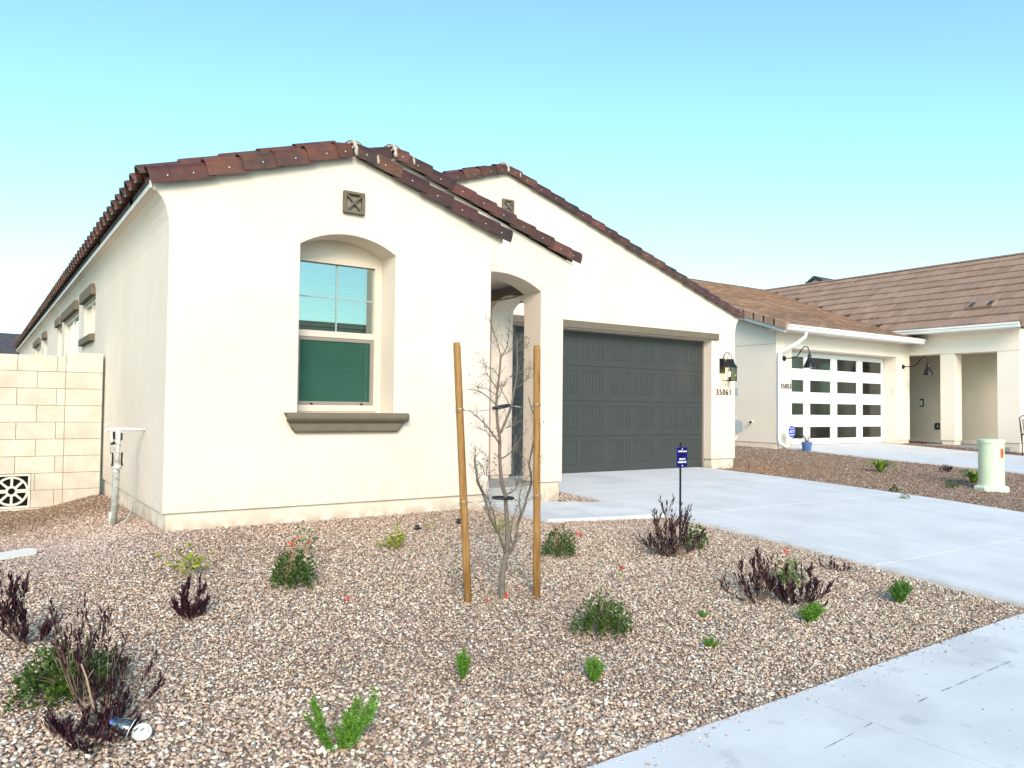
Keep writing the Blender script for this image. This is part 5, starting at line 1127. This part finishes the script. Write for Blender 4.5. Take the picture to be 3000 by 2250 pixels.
scrap(1060, 2215, .022, 'whiteblock', 'curled cream scrap right of the feathery foreground shrub', n=3)
scrap(2052, 1897, .012, 'blue', 'tiny blue scrap beside the small light green tuft', n=1)
def petals(u, v, n, sp_, sz, label, mat='red', group='fallen red petals'):
    c = G(u, v); o = MB()
    for k in range(n): quadleaf(o, c+Vector((sr.uniform(-1, 1)*sp_, sr.uniform(-1, 1)*sp_, .015)), (sr.uniform(-1, 1), sr.uniform(-1, 1), .3), sz, sz*.7, rr=sr)
    return tag(o.build('fallen_petals', mat, recalc=False, loc=tuple(c)), label, 'petals', group)
petals(1027, 1762, 9, .035, .02, 'cluster of red petals on gravel left of the left stake')
petals(1424, 1766, 4, .012, .018, 'red petals just right of the foot of the left stake')
petals(1517, 1728, 4, .012, .016, 'red petals beside the foot of the young tree')
petals(1680, 1985, 3, .012, .014, 'red petal left of the upright light green shrub')
petals(2035, 1805, 3, .012, .012, 'red petal left of the very small upper green tuft')
petals(975, 1735, 3, .03, .012, 'single red petals above the cluster, right of the coral flowered bush')
lt = MB(); lr = random.Random(31)
for (x_, y_) in ((150, 1520), (224, 1572), (415, 1336), (632, 1275), (1208, 1206), (1303, 1378), (1460, 1200), (1640, 1302), (1718, 1308), (735, 1625), (1087, 1293), (856, 1188), (405, 1252), (660, 1200)):
    c = g(x_, y_)
    for k in range(26):
        px_, py_ = c.x+lr.gauss(0, .16), c.y+lr.gauss(0, .13)
        if px_ > 5.2 or (py_ > -.5 and px_ > 3.5): continue
        p_ = Vector((px_, py_, float(zyard(px_, py_))+.014))
        if k % 3: quadleaf(lt, p_, (lr.uniform(-1, 1), lr.uniform(-1, 1), lr.uniform(-.1, .3)), lr.uniform(.012, .026), lr.uniform(.006, .011), rr=lr)
        else: d_ = Vector((lr.uniform(-1, 1), lr.uniform(-1, 1), .05)).normalized()*lr.uniform(.02, .05); lt.tube([p_-d_, p_+d_], [.0011, .0008], 3)
tag(lt.build('leaf_litter', 'litter', recalc=False), 'dry fallen leaves and twigs scattered on the gravel around the plants', kind='stuff')
def emitter(u, v, label):
    c = G(u, v); o = root('irrigation_emitter', tuple(c), label, 'irrigation emitter', 'black irrigation emitters')
    b = MB(); b.lathe(tuple(c), [(.012, 0), (.034, .012), (.036, .02), (.03, .024)], 12); b.build('disc', 'rubber', o)
    b = MB(); b.lathe((c.x-.006, c.y, c.z+.024), [(.02, 0), (.019, .022), (.017, .026)], 10); b.build('cap', 'rubber', o)
    b = MB(); b.lathe((c.x-.006, c.y, c.z+.022), [(.024, 0), (.024, .003)], 10); b.build('band', 'boxgrey', o)
emitter(1224, 1553, 'black irrigation emitter right of the yellow green plant'); emitter(1345, 1534, 'black irrigation emitter half hidden behind the left stake')
# loose stones on the sidewalk
PB_ = []
for (u, v) in ((2853, 1950), (1862, 2185), (2210, 2084), (2730, 1940), (2615, 1880), (2580, 1922), (2340, 2016), (2325, 2030), (2880, 2080), (2050, 2176), (2690, 2040)):
    c = hit(u, v, lambda x, y: -.54-.02*(-4.5-y)); PB_.append((c.x, c.y))
for k in range(260): xx_ = .4+5*rnd.random(); PB_.append((xx_, -4.515+(xx_-5.3)*.037-.16*rnd.random()**3))
tag(np_mesh('loose_pebbles', [stones(np.array(PB_), lambda X, Y: -.54-.02*(-4.5-Y)+.004, .004, .011, 100)], 'stone'), label='stray pebbles scattered on the pale sidewalk', kind='stuff')

# ================================================================== UTILITY PEDESTAL
pp = GS(2905, 1436); pd = root('utility_pedestal', tuple(pp), 'pale green cylindrical utility pedestal with orange sticker beside the neighbour driveway', 'utility pedestal')
k = pxm(pp); rr = 34*k; hz = (1436-1287)*k
b = MB(); b.lathe(tuple(pp), [(rr*1.04, .02), (rr, .08), (rr*.985, hz-.05)], 28); b.build('body', 'ped', pd, smooth=True).data.set_sharp_from_angle(angle=R(30))
b = MB(); b.lathe(tuple(pp), [(rr*1.05, hz-.065), (rr*1.05, hz-.012), (rr*.98, hz), (rr*.3, hz+.008)], 28); b.build('cap', 'ped', pd, smooth=True).data.set_sharp_from_angle(angle=R(30))
b = MB(); n = 8; b.lathe((pp.x, pp.y, pp.z-.03), [(rr*1.42, 0), (rr*1.42, .075), (rr*1.28, .10), (rr*1.02, .115)], 8); b.build('base', 'pedbase', pd)
dcam = (Vector((CC.x, CC.y, 0))-Vector((pp.x, pp.y, 0))).normalized(); side = Vector((-dcam.y, dcam.x, 0)); 
dd = (dcam*.62+side*.78).normalized(); sd_ = Vector((-dd.y, dd.x, 0)); b = MB(); b.obox(pp+dd*(rr*.99+.003)+Vector((0, 0, hz*.74)), sd_, dd, Vector((0, 0, 1)), .030, .002, .075); b.build('sticker', 'orange', pd)
b = MB(); b.obox(pp+dd*(rr*.99+.0055)+Vector((0, 0, hz*.75)), sd_, dd, Vector((0, 0, 1)), .014, .001, .028); b.build('sticker_print', 'trim', pd)
for s in (-.35, .45):
    q = (dcam+side*s).normalized(); b = MB(); b.obox(pp+q*(rr*1.43)+Vector((0, 0, .03)), Vector((-q.y, q.x, 0)), q, Vector((0, 0, 1)), .012, .006, .03); b.build('base_latch', 'pedbase', pd)

# ================================================================== NEIGHBOUR HOUSE
N = root('neighbour_house', (17, 5.45, .05), 'neighbour house with brown flat tile roof, white gutters, glazed white garage door and porch pillars', 'house')
NF = 5.45; NX = 15.5; PX = 21.86
# walls
b = MB(); ol = [(NX, .13), (16.15, .13), (16.15, 2.585), (21.15, 2.585), (21.15, .13), (PX, .13), (PX, 3.08), (NX, 3.08)]
b.sheet([ol], XZ(NF))
for X in (16.15, 21.15): b.add([(X, NF, 0.0), (X, 5.9, 0.0), (X, 5.9, 2.585), (X, NF, 2.585)], [(0, 1, 2, 3)])
b.add([(16.15, NF, 2.585), (21.15, NF, 2.585), (21.15, 5.9, 2.585), (16.15, 5.9, 2.585)], [(0, 1, 2, 3)])
b.add([(NX, NF, .13), (NX, 23, .13), (NX, 23, 3.1), (NX, 14, 5.9), (NX, NF, 3.1)], [(0, 1, 2, 3, 4)]); b.build('garage_front_wall', 'stucco_n', N, recalc=False)
b = MB(); b.box(NX-.004, NX+.0, NF, 12, 2.662, 2.672); b.build('control_joint', 'grout', N)
for q in ((NX+.02, 16.13, NF+.02, NF+.3, -.3, .127), (NX+.02, NX+.3, NF+.31, 23, -.3, .127), (21.17, PX-.02, NF+.02, NF+.4, -.3, .127)): b = MB(); b.box(*q); b.build('foundation', 'found', N)
# porch: beam, pillars, back wall, floor
b = MB(); b.box(PX, PX+.42, 2.43, NF+.2, 2.66, 3.25); b.box(PX+.42, 27, 2.43, 2.85, 2.66, 3.5); b.build('porch_beam', 'stucco_n', N)
b = MB(); b.box(PX-.004, PX, 2.44, NF, 2.655, 2.66); b.build('beam_groove', 'grout', N)
for y0, y1 in ((4.14, 4.54), (2.434, 3.0)):
    b = MB(); b.box(PX+.003, PX+.42, y0, y1, .15, 2.66); o = b.build('porch_pillar', 'stucco_n', N)
    b = MB(); b.box(PX+.035, PX+.39, y0+.03, y1-.03, -.2, .15); b.build('pillar_base', 'found', o)
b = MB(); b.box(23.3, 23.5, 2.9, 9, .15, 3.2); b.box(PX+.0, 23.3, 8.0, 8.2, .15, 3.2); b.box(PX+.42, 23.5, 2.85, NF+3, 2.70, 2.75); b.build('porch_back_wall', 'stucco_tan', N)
b = MB(); b.box(23.27, 23.3, 2.9, 8, .02, .149); b.build('foundation', 'found', N)
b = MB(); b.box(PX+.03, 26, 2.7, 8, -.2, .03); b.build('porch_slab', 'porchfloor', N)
b = MB(); b.box(21.9, 22.5, 5.0, 5.6, .031, .045); tag(b.build('door_mat', 'umat', loc=(22.2, 5.3, .03)), 'dark door mat on the neighbour porch behind the first pillar', 'door mat')
# gable parapet end of the right wing (white edge at frame)
b = MB(); b.add([(PX+.3, 2.44, 2.66), (32, 2.44, 2.66), (32, 2.44, 3.3), (26.2, 2.44, 6.0), (PX+.3, 2.44, 3.45)], [(0, 1, 2, 3, 4)]); b.build('wing_gable_wall', 'stucco_n', N, recalc=False)
# garage door with panes
b = MB(); cols_ = [(16.24, 17.23), (17.51, 18.47), (18.77, 19.74), (20.03, 21.02)]; rws = [(.209, .524), (.849, 1.164), (1.468, 1.793), (2.098, 2.423)]
ndoor_l = [(16.17, .05), (21.13, .05), (21.13, 2.53), (16.17, 2.53)]
holes = [[(a+.0, c0), (b_, c0), (b_, c1), (a, c1)] for a, b_ in cols_ for c0, c1 in rws]
b.sheet([ndoor_l]+holes, XZ(5.85))
for h in holes: b.strip(h, XZ(5.85), XZ(5.885))
nd = b.build('garage_door', 'white', N, recalc=False, label='white garage door with sixteen dark glass panes')
for a, b2 in cols_:
    for c0, c1 in rws:
        b = MB(); b.box(a+.002, b2-.002, 5.872, 5.876, c0+.002, c1-.002); b.build('pane', 'dglass', nd)
b = MB(); b.box(16.15, 21.15, 6.15, 6.18, 0, 2.6); b.build('door_backing', 'dark', nd)
b = MB()
for z in (.695, 1.315, 1.945): b.box(16.17, 21.13, 5.8465, 5.8495, z-.004, z+.004)
b.build('section_joint', 'fascia', nd)
b = MB(); b.box(16.16, 21.14, 5.83, 5.87, .03, .05); b.build('door_seal', 'rubber', nd)
b = MB(); b.box(16.16, 21.14, 5.86, 5.9, 2.53, 2.585); b.build('door_head', 'fascia', nd)
# roofs: 26,14 ridge meeting; tile courses
sgar = .328; spor = .575
def zg(y): return 3.10+sgar*(y-4.95)
def zp(x): return 3.40+spor*(x-21.40)
def roofcourse(b, P, Q, up, expo, th, nt_, jitter, r, joined=True, skip=None):
    pass
rr_ = random.Random(5)
def tile_box(o, ax, up, nrm, L, E, th, r):     # flat tile: width L along ax, exposure E up slope
    j = r.uniform(-.006, .006); o = o+nrm*(.0+max(0, j)); a = o; c1 = o+ax*(L-.006); u = up*(E*1.12)
    return [a+nrm*th, c1+nrm*th, c1+u+nrm*.004, a+u+nrm*.004, a, c1], [(0, 1, 2, 3), (4, 5, 1, 0), (4, 0, 3), (5, 2, 1)]
# garage roof (slope up +Y): columns .33 wide, courses .33
upg = Vector((0, 1, sgar)).normalized(); ng = Vector((0, -sgar, 1)).normalized(); axg = Vector((1, 0, 0))
b = MB(); nc = int((14-4.9)/(.34*upg.y)); big = []
for c in range(nc):
    y = 4.90+c*.34*upg.y; z = zg(y); xr = 21.45+(y-4.95)*.55+.3; x = 15.20+(.165 if c % 2 else 0)
    while x < xr:
        L = .33; o_ = Vector((x, y+rr_.uniform(-.012, .012), z)); V, F = tile_box(o_, axg, upg, ng, L, .34, .028+rr_.uniform(0, .012), rr_)
        b.add(V, F); x += L
o = b.build('garage_roof_tiles', 'ntile', N, recalc=False); o['kind'] = 'stuff'
b = MB(); b.add([(15.2, 4.9, zg(4.9)-.01), (22.5, 4.9, zg(4.9)-.01), (27, 14, zg(14)-.01), (15.2, 14, zg(14)-.01)], [(0, 1, 2, 3)]); b.add([(15.2, 14, zg(14)), (28, 14, zg(14)), (28, 23, 3.1), (15.2, 23, 3.1)], [(0, 1, 2, 3)]); b.build('roof_deck', 'deck', N, recalc=False)
# garage ridge caps
b = MB(); x = 15.3
while x < 26: b.prism([(13.83, zg(14)-.03), (14, zg(14)+.04), (14.17, zg(14)-.03)], YZ(x), Vector((.42, 0, .0))); x += .4
b.build('ridge_tiles', 'ntile', N)
# right wing roof (slope up +X): courses run along Y, joints every .33
upp = Vector((1, 0, spor)).normalized(); npv = Vector((-spor, 0, 1)).normalized(); axp = Vector((0, -1, 0))
nE = 10; E = (26.0-21.36)/upp.x/nE
cand = []
for c in range(nE):
    x = 21.36+c*E*upp.x; z = zp(x); yv = 4.95+(.30+spor*(x-21.4))/sgar+.5          # valley
    y = min(yv, 14.1)+(.165 if c % 2 else 0)
    while y > 2.12:
        cand.append((Vector((x+rr_.uniform(-.010, .010), y, z)), c)); y -= .33
cand.sort(key=lambda t: t[0].y+.3*t[1])
bs = MB(); base_me = []
for v_ in range(5):
    V, F = tile_box(Vector((0, 0, 0)), axp, upp, npv, .33, E, .046+.003*v_, rr_); me = bpy.data.meshes.new('roof_tile'); me.from_pydata([tuple(q) for q in V], [], F); me.materials.append(M['ntile2']); me.update(); base_me.append(me)
for i, (p, c) in enumerate(cand):
    if i < 290: place(base_me[i % 5], 'roof_tile', N, p)
    else:
        V, F = tile_box(p, axp, upp, npv, .33, E, .04, rr_); bs.add(V, F)
o = bs.build('wing_roof_tiles', 'ntile2', N, recalc=False); o['kind'] = 'stuff'
b = MB(); b.add([(21.3, 2.15, zp(21.3)-.012), (26, 2.15, zp(26)-.012), (26, 14, zp(26)-.012), (21.3, 5.1, zp(21.3)-.012)], [(0, 1, 2, 3)]); b.add([(26, 2.15, zp(26)), (31, 2.15, 3.1), (31, 14, 3.1), (26, 14, zp(26))], [(0, 1, 2, 3)]); b.build('roof_deck', 'deck', N, recalc=False)
b = MB(); y = 2.1
while y < 14: b.prism([(25.82, zp(26)-.04), (26, zp(26)+.04), (26.18, zp(26)-.04)], XZ(y), Vector((0, .42, .0))); y += .4
b.build('ridge_tiles', 'ntile2', N)
# rake edge tiles
for i in range(22):
    t = i*.33; y = 4.88+t*upg.y; z = zg(y); b = MB(); o_ = Vector((15.10, y, z-.10)); V = [o_, o_+Vector((.17, 0, 0)), o_+Vector((.17, 0, 0))+upg*.37, o_+upg*.37]; V2 = [q+Vector((0, 0, .17))+ng*(.02 if k < 2 else 0) for k, q in enumerate(V)]
    b.add(V+V2, [(3, 2, 1, 0), (4, 5, 6, 7), (0, 1, 5, 4), (1, 2, 6, 5), (2, 3, 7, 6), (3, 0, 4, 7)]); b.build('rake_tile', 'ntile2', N)
for i in range(14):
    x = 21.34+i*E*.7*upp.x
    if x > 26: break
    z = zp(x); b = MB(); o_ = Vector((x, 2.02, z-.12)); u = upp*(E*.74); V = [o_, o_+Vector((0, .16, 0)), o_+Vector((0, .16, 0))+u, o_+u]; V2 = [q+Vector((0, 0, .18))+npv*(.02 if k < 2 else 0) for k, q in enumerate(V)]
    b.add(V+V2, [(0, 1, 2, 3), (7, 6, 5, 4), (0, 4, 5, 1), (1, 5, 6, 2), (2, 6, 7, 3), (3, 7, 4, 0)]); b.build('rake_tile', 'ntile2', N)
# fascia, gutters, downspout
b = MB(); gp = [(4.80, 3.09), (4.80, 3.05), (4.83, 3.03), (4.84, 2.97), (4.87, 2.95), (4.95, 2.95), (4.95, 3.09)]
b.prism(gp, YZ(15.18), Vector((6.42, 0, 0))); b.build('gutter', 'white', N)
b = MB(); gp = [(21.24, 3.37), (21.24, 3.33), (21.27, 3.31), (21.28, 3.25), (21.31, 3.23), (21.39, 3.23), (21.39, 3.37)]
b.prism(gp, XZ(2.2), Vector((0, 3.45, 0))); b.build('gutter', 'white', N)
b = MB(); b.add([(15.18, 4.95, 2.90), (15.18, 14, zg(14)-.20), (15.18, 14, zg(14)-.06), (15.18, 4.95, 3.06), (15.22, 4.95, 2.90), (15.22, 14, zg(14)-.20), (15.22, 14, zg(14)-.06), (15.22, 4.95, 3.06)], [(0, 1, 2, 3), (7, 6, 5, 4), (0, 4, 5, 1), (3, 2, 6, 7), (0, 3, 7, 4)]); b.build('rake_fascia', 'white', N)
b = MB(); b.box(15.22, 21.5, 4.95, NF+.002, 2.985, 3.0); b.box(21.39, PX+.01, 2.43, NF+.2, 3.245, 3.26); b.build('soffit', 'stucco_n', N)
b = MB(); dsx = 15.98
b.tube([(dsx, 4.90, 2.96), (dsx, 4.93, 2.84), (dsx-.12, 5.05, 2.70), (15.62, 5.33, 2.50), (15.53, 5.37, 2.42), (15.52, 5.38, 2.3), (15.52, 5.38, .22), (15.53, 5.36, .12), (15.62, 5.22, .03)], .052, 4, cap=True); b.build('downspout', 'white', N)
# low tile vent on the wing roof
vq = onX(2878, 893, 22.45); vx = vq.x; vy = vq.y; vz_ = zp(vx)
for dy, nm, mt in ((0, 'roof_vent', 'ntile2'),):
    b = MB(); b.obox(Vector((vx, vy, vz_))+npv*.07, upp, Vector((0, 1, 0)), npv, .20, .36, .035); rv = b.build(nm, mt, N)
for dy in (-.25, .25):
    b = MB(); b.obox(Vector((vx, vy+dy, vz_))+npv*.108-upp*.02, upp, Vector((0, 1, 0)), npv, .15, .06, .003); b.build('vent_slot', 'deck', rv)
# keypad, bell, outlet
b = MB(); b.box(21.140, 21.149, 5.55, 5.63, 1.48, 1.64); tag(b.build('keypad', 'fascia', loc=(21.14, 5.6, 1.5)), 'pale keypad on the jamb right of the glazed garage door', 'keypad')
db = root('doorbell', (23.29, 5.83, 1.26), 'white and black doorbell on the shaded porch wall', 'doorbell')
b = MB(); b.box(23.275, 23.298, 5.78, 5.88, 1.14, 1.38); b.build('plate', 'black', db); b = MB(); b.box(23.268, 23.275, 5.81, 5.87, 1.18, 1.33); b.build('button_face', 'white', db)
ou = root('outlet_cover', (23.29, 5.31, .54), 'black outlet cover low on the porch wall beside the pillar', 'outlet')
b = MB(); b.box(23.27, 23.298, 5.28, 5.42, .44, .63); b.build('cover', 'black', ou); b = MB(); b.box(23.262, 23.27, 5.31, 5.37, .49, .58); b.build('socket', 'boxgrey', ou)
hb = root('hose_bib', (15.44, 6.19, .64), 'small tap with black cap on the neighbour side wall', 'tap')
b = MB(); b.tube([(15.50, 6.19, .66), (15.40, 6.15, .65)], .022, 8); b.build('body', 'white', hb); b = MB(); b.tube([(15.40, 6.15, .65), (15.33, 6.12, .645)], .03, 8); b.build('cap', 'black', hb)
# gooseneck lamps
def gooseneck(x, y, z, label):
    o = root('gooseneck_lamp', (x, y, z), label, 'lamp', 'black gooseneck lamps on the neighbour house')
    b = MB(); b.tube([(x, y, z), (x, y-.03, z)], [.075, .055], 14); b.build('wall_plate', 'black', o)
    b = MB(); b.tube([(x, y-.02, z), (x, y-.30, z+.005), (x, y-.42, z+.06), (x, y-.52, z+.20), (x, y-.60, z+.27), (x, y-.69, z+.26), (x, y-.74, z+.16), (x, y-.745, z+.02)], .014, 8); b.build('arm', 'black', o, smooth=True)
    b = MB(); b.lathe((x, y-.745, z-.27), [(.158, 0), (.155, .015), (.06, .22), (.045, .24), (.045, .33), (.02, .35)], 20)
    b.build('lamp_shade', 'black', o, smooth=True).data.set_sharp_from_angle(angle=R(40))
gooseneck(15.83, NF, 2.30, 'black gooseneck lamp above the digits 35053, in front of the glazed door')
gooseneck(21.50, NF, 2.31, 'black gooseneck lamp between the glazed garage door and the porch')
hn = root('house_number', (15.83, 5.44, 1.58), 'thin black digits 35053 beside the white downspout', 'house number')
for k, ch in enumerate('35053'): put_text(ch, .18, (15.71+k*.094, NF-.01, 1.58), hn, 'black', 'digit', ext=.006, offset=0, sx=.9)
# security sign & pot
ss = root('security_sign', (15.62, 5.1, .03), 'blue octagonal ADT security sign on a stake by the white downspout', 'sign')
oc = lambda s, z0: [(15.66+s*.125*math.cos(a)*1.02, z0+s*.155*math.sin(a)) for a in [math.pi/8+k*math.pi/4 for k in range(8)]]
b = MB(); b.prism(oc(1.08, .43), XZ(5.10), Vector((0, .006, 0))); b.build('panel_rim', 'letter', ss)
b = MB(); b.prism(oc(1.0, .43), XZ(5.097), Vector((0, .003, 0))); b.build('panel', 'blue', ss)
put_text('ADT', .10, (15.66, 5.094, .43), ss, 'letter', 'lettering', ext=.001, shear=.25, offset=.0012)
put_text('SECURITY', .026, (15.66, 5.095, .525), ss, 'letter', 'lettering', ext=.0008) if False else None
b = MB(); b.box(15.60, 15.72, 5.094, 5.0965, .505, .520); b.box(15.57, 15.75, 5.094, 5.0965, .352, .366); b.box(15.61, 15.71, 5.094, 5.0965, .325, .334); b.build('small_print', 'letter', ss)
b = MB(); b.tube([(15.63, 5.11, -.1), (15.65, 5.11, .58)], .006, 6); b.build('stake', 'boxgrey', ss)
fp = root('flower_pot', (15.72, 4.72, float(zstrip(15.72, 4.72))), 'blue glazed flower pot with withered plant at the corner of the glazed garage door', 'flower pot')
pz = float(zstrip(15.72, 4.72)); 
b = MB(); b.lathe((15.74, 4.72, pz), [(.085, 0), (.10, .02), (.125, .19), (.14, .20), (.14, .225), (.12, .225), (.11, .20)], 20); b.build('pot', 'pot', fp, smooth=True).data.set_sharp_from_angle(angle=R(40))
b = MB(); b.lathe((15.74, 4.72, pz+.19), [(.11, 0), (.11, .01)], 14); b.build('soil', 'soil', fp)
b = MB(); c = MB(); r = random.Random(77)
for i in range(60):
    p = Vector((15.74, 4.72, pz+.2)); t = p+Vector((r.uniform(-.16, .14), r.uniform(-.12, .12), r.uniform(.03, .2))); b.tube([p, t], [.002, .0015], 3, cap=False); quadleaf(b if i % 4 else c, t, (r.uniform(-1, 1), r.uniform(-1, 1), r.uniform(-.5, 1)), .045, .025, rr=r)
b.build('withered_leaves', 'trim', fp, recalc=False); c.build('pale_leaves', 'white', fp, recalc=False)
# iron chair peeking at the right frame edge
ch = root('porch_chair', (22.8, 2.0, .05), 'dark ornate metal chair half seen at the right edge beside the last pillar', 'chair')
bx, by = onX(2985, 1290, 22.4).x, None
c0 = onY(3000, 1290, 2.0); cx0 = c0.x+.12
b = MB()
for k in range(5): xx = cx0-.2+k*.1; b.tube([(xx, 2.0, .42), (xx+.03*math.sin(k*2), 2.03, .6), (xx-.02, 2.05, .82)], .009, 5)
b.tube([(cx0-.24, 2.05, .84), (cx0, 2.07, .90), (cx0+.24, 2.05, .84)], .014, 6); b.tube([(cx0-.24, 2.0, .2), (cx0-.24, 2.05, .84)], .013, 6); b.build('backrest', 'black', ch)
b = MB(); b.box(cx0-.24, cx0+.24, 1.6, 2.02, .40, .43); b.build('seat', 'black', ch)
for dx in (-.22, .22):
    for yy in (1.62, 2.0): b = MB(); b.tube([(cx0+dx, yy, -.14), (cx0+dx, yy, .41)], .012, 6); b.build('leg', 'black', ch)

# ================================================================== FAR HOUSES
def far_house(name, x0, x1, y0, y1, zw_, zr, label, tile='slate', axis='Y', rows=14, z0=-.7, group=None):
    o = root(name, ((x0+x1)/2, y0, z0), label, 'house', group)
    b = MB(); xm = (x0+x1)/2; ym = (y0+y1)/2
    if axis == 'Y':
        b.prism([(x0, z0), (x1, z0), (x1, zw_), (xm, zr-.1), (x0, zw_)], XZ(y0), Vector((0, y1-y0, 0))); b.build('wall', 'stucco_n', o)
        for s, xe in ((-1, x0-.4), (1, x1+.4)):
            b = MB()
            for k in range(rows):
                t0, t1 = k/rows, (k+1)/rows; xa, xb = xe+(xm-xe)*t0, xe+(xm-xe)*t1; za, zb2 = zw_-.1+(zr+.05-zw_+.1)*t0, zw_-.1+(zr+.05-zw_+.1)*t1
                b.add([(xa, y0-.4, za+.05), (xb, y0-.4, zb2+.01), (xb, y1+.4, zb2+.01), (xa, y1+.4, za+.05), (xa, y0-.4, za-.12), (xb, y0-.4, zb2-.12)], [(0, 1, 2, 3), (0, 4, 5, 1)])
            b.build('roof', tile, o, recalc=False)
        b = MB()
        for s, xe in ((-1, x0-.4), (1, x1+.4)): b.add([(xe, y0-.42, zw_-.32), (xm, y0-.42, zr-.16), (xm, y0-.42, zr-.40), (xe, y0-.42, zw_-.56)], [(0, 1, 2, 3)])
        b.build('rake_fascia', 'white', o, recalc=False)
    else:
        b.prism([(y0, z0), (y1, z0), (y1, zw_), (ym, zr-.1), (y0, zw_)], YZ(x0), Vector((x1-x0, 0, 0))); b.build('wall', 'stucco_n', o)
        for ye in (y0-.4, y1+.4):
            b = MB()
            for k in range(rows):
                t0, t1 = k/rows, (k+1)/rows; ya_, yb_ = ye+(ym-ye)*t0, ye+(ym-ye)*t1; za, zb2 = zw_-.1+(zr+.05-zw_+.1)*t0, zw_-.1+(zr+.05-zw_+.1)*t1
                b.add([(x0-.3, ya_, za+.06), (x0-.3, yb_, zb2+.01), (x1+.3, yb_, zb2+.01), (x1+.3, ya_, za+.06), (x0-.3, ya_, za-.02), (x1+.3, ya_, za-.02)], [(0, 1, 2, 3), (0, 3, 5, 4)])
            b.build('roof', tile, o, recalc=False)
        b = MB(); b.add([(x0-.32, ym, zr+.03), (x0-.32, y0-.4, zw_-.1), (x0-.32, y0-.4, zw_-.3), (x0-.32, ym, zr-.2), (x0-.32, y1+.4, zw_-.1), (x0-.32, y1+.4, zw_-.3)], [(0, 1, 2, 3), (0, 3, 5, 4)]); b.build('rake_trim', 'deck', o, recalc=False)
        b = MB(); b.box(x0-.34, x0+.25, y0-.4, ym, 0, 0.001) if False else None
    return o
pk = onY(1763*D, 598*D, 30)
far_house('distant_house', pk.x, pk.x+5, 28.3, 31.7, pk.z-1.15, pk.z, 'distant gabled house peeking above the neighbour roof valley', rows=8, axis='X')
q0 = onY(14, 978, 34)
far_house('rear_house', q0.x+.1, q0.x+14, 30.5, 37.5, q0.z-1.4, q0.z-.02, 'grey tiled house behind the block wall at far left', axis='X', rows=14)
q1 = onY(0, 1029, 45)
far_house('rear_house', q1.x-9, q1.x+.3, 43, 47, q1.z-1.0, q1.z, 'sliver of dark roof behind the block wall at the left edge', axis='X', rows=6)
for k, (x0, x1, zr_) in enumerate(((-6, 5, 5.2), (8, 19, 5.8), (22, 34, 5.2))):
    far_house('opposite_house', x0, x1, -40, -26, 2.9, zr_-.3, 'house across the street, seen only as a rooftop reflection in the front window', tile='ntile2', rows=6, axis='X' if k % 2 else 'Y', group='houses across the street reflected in the window')
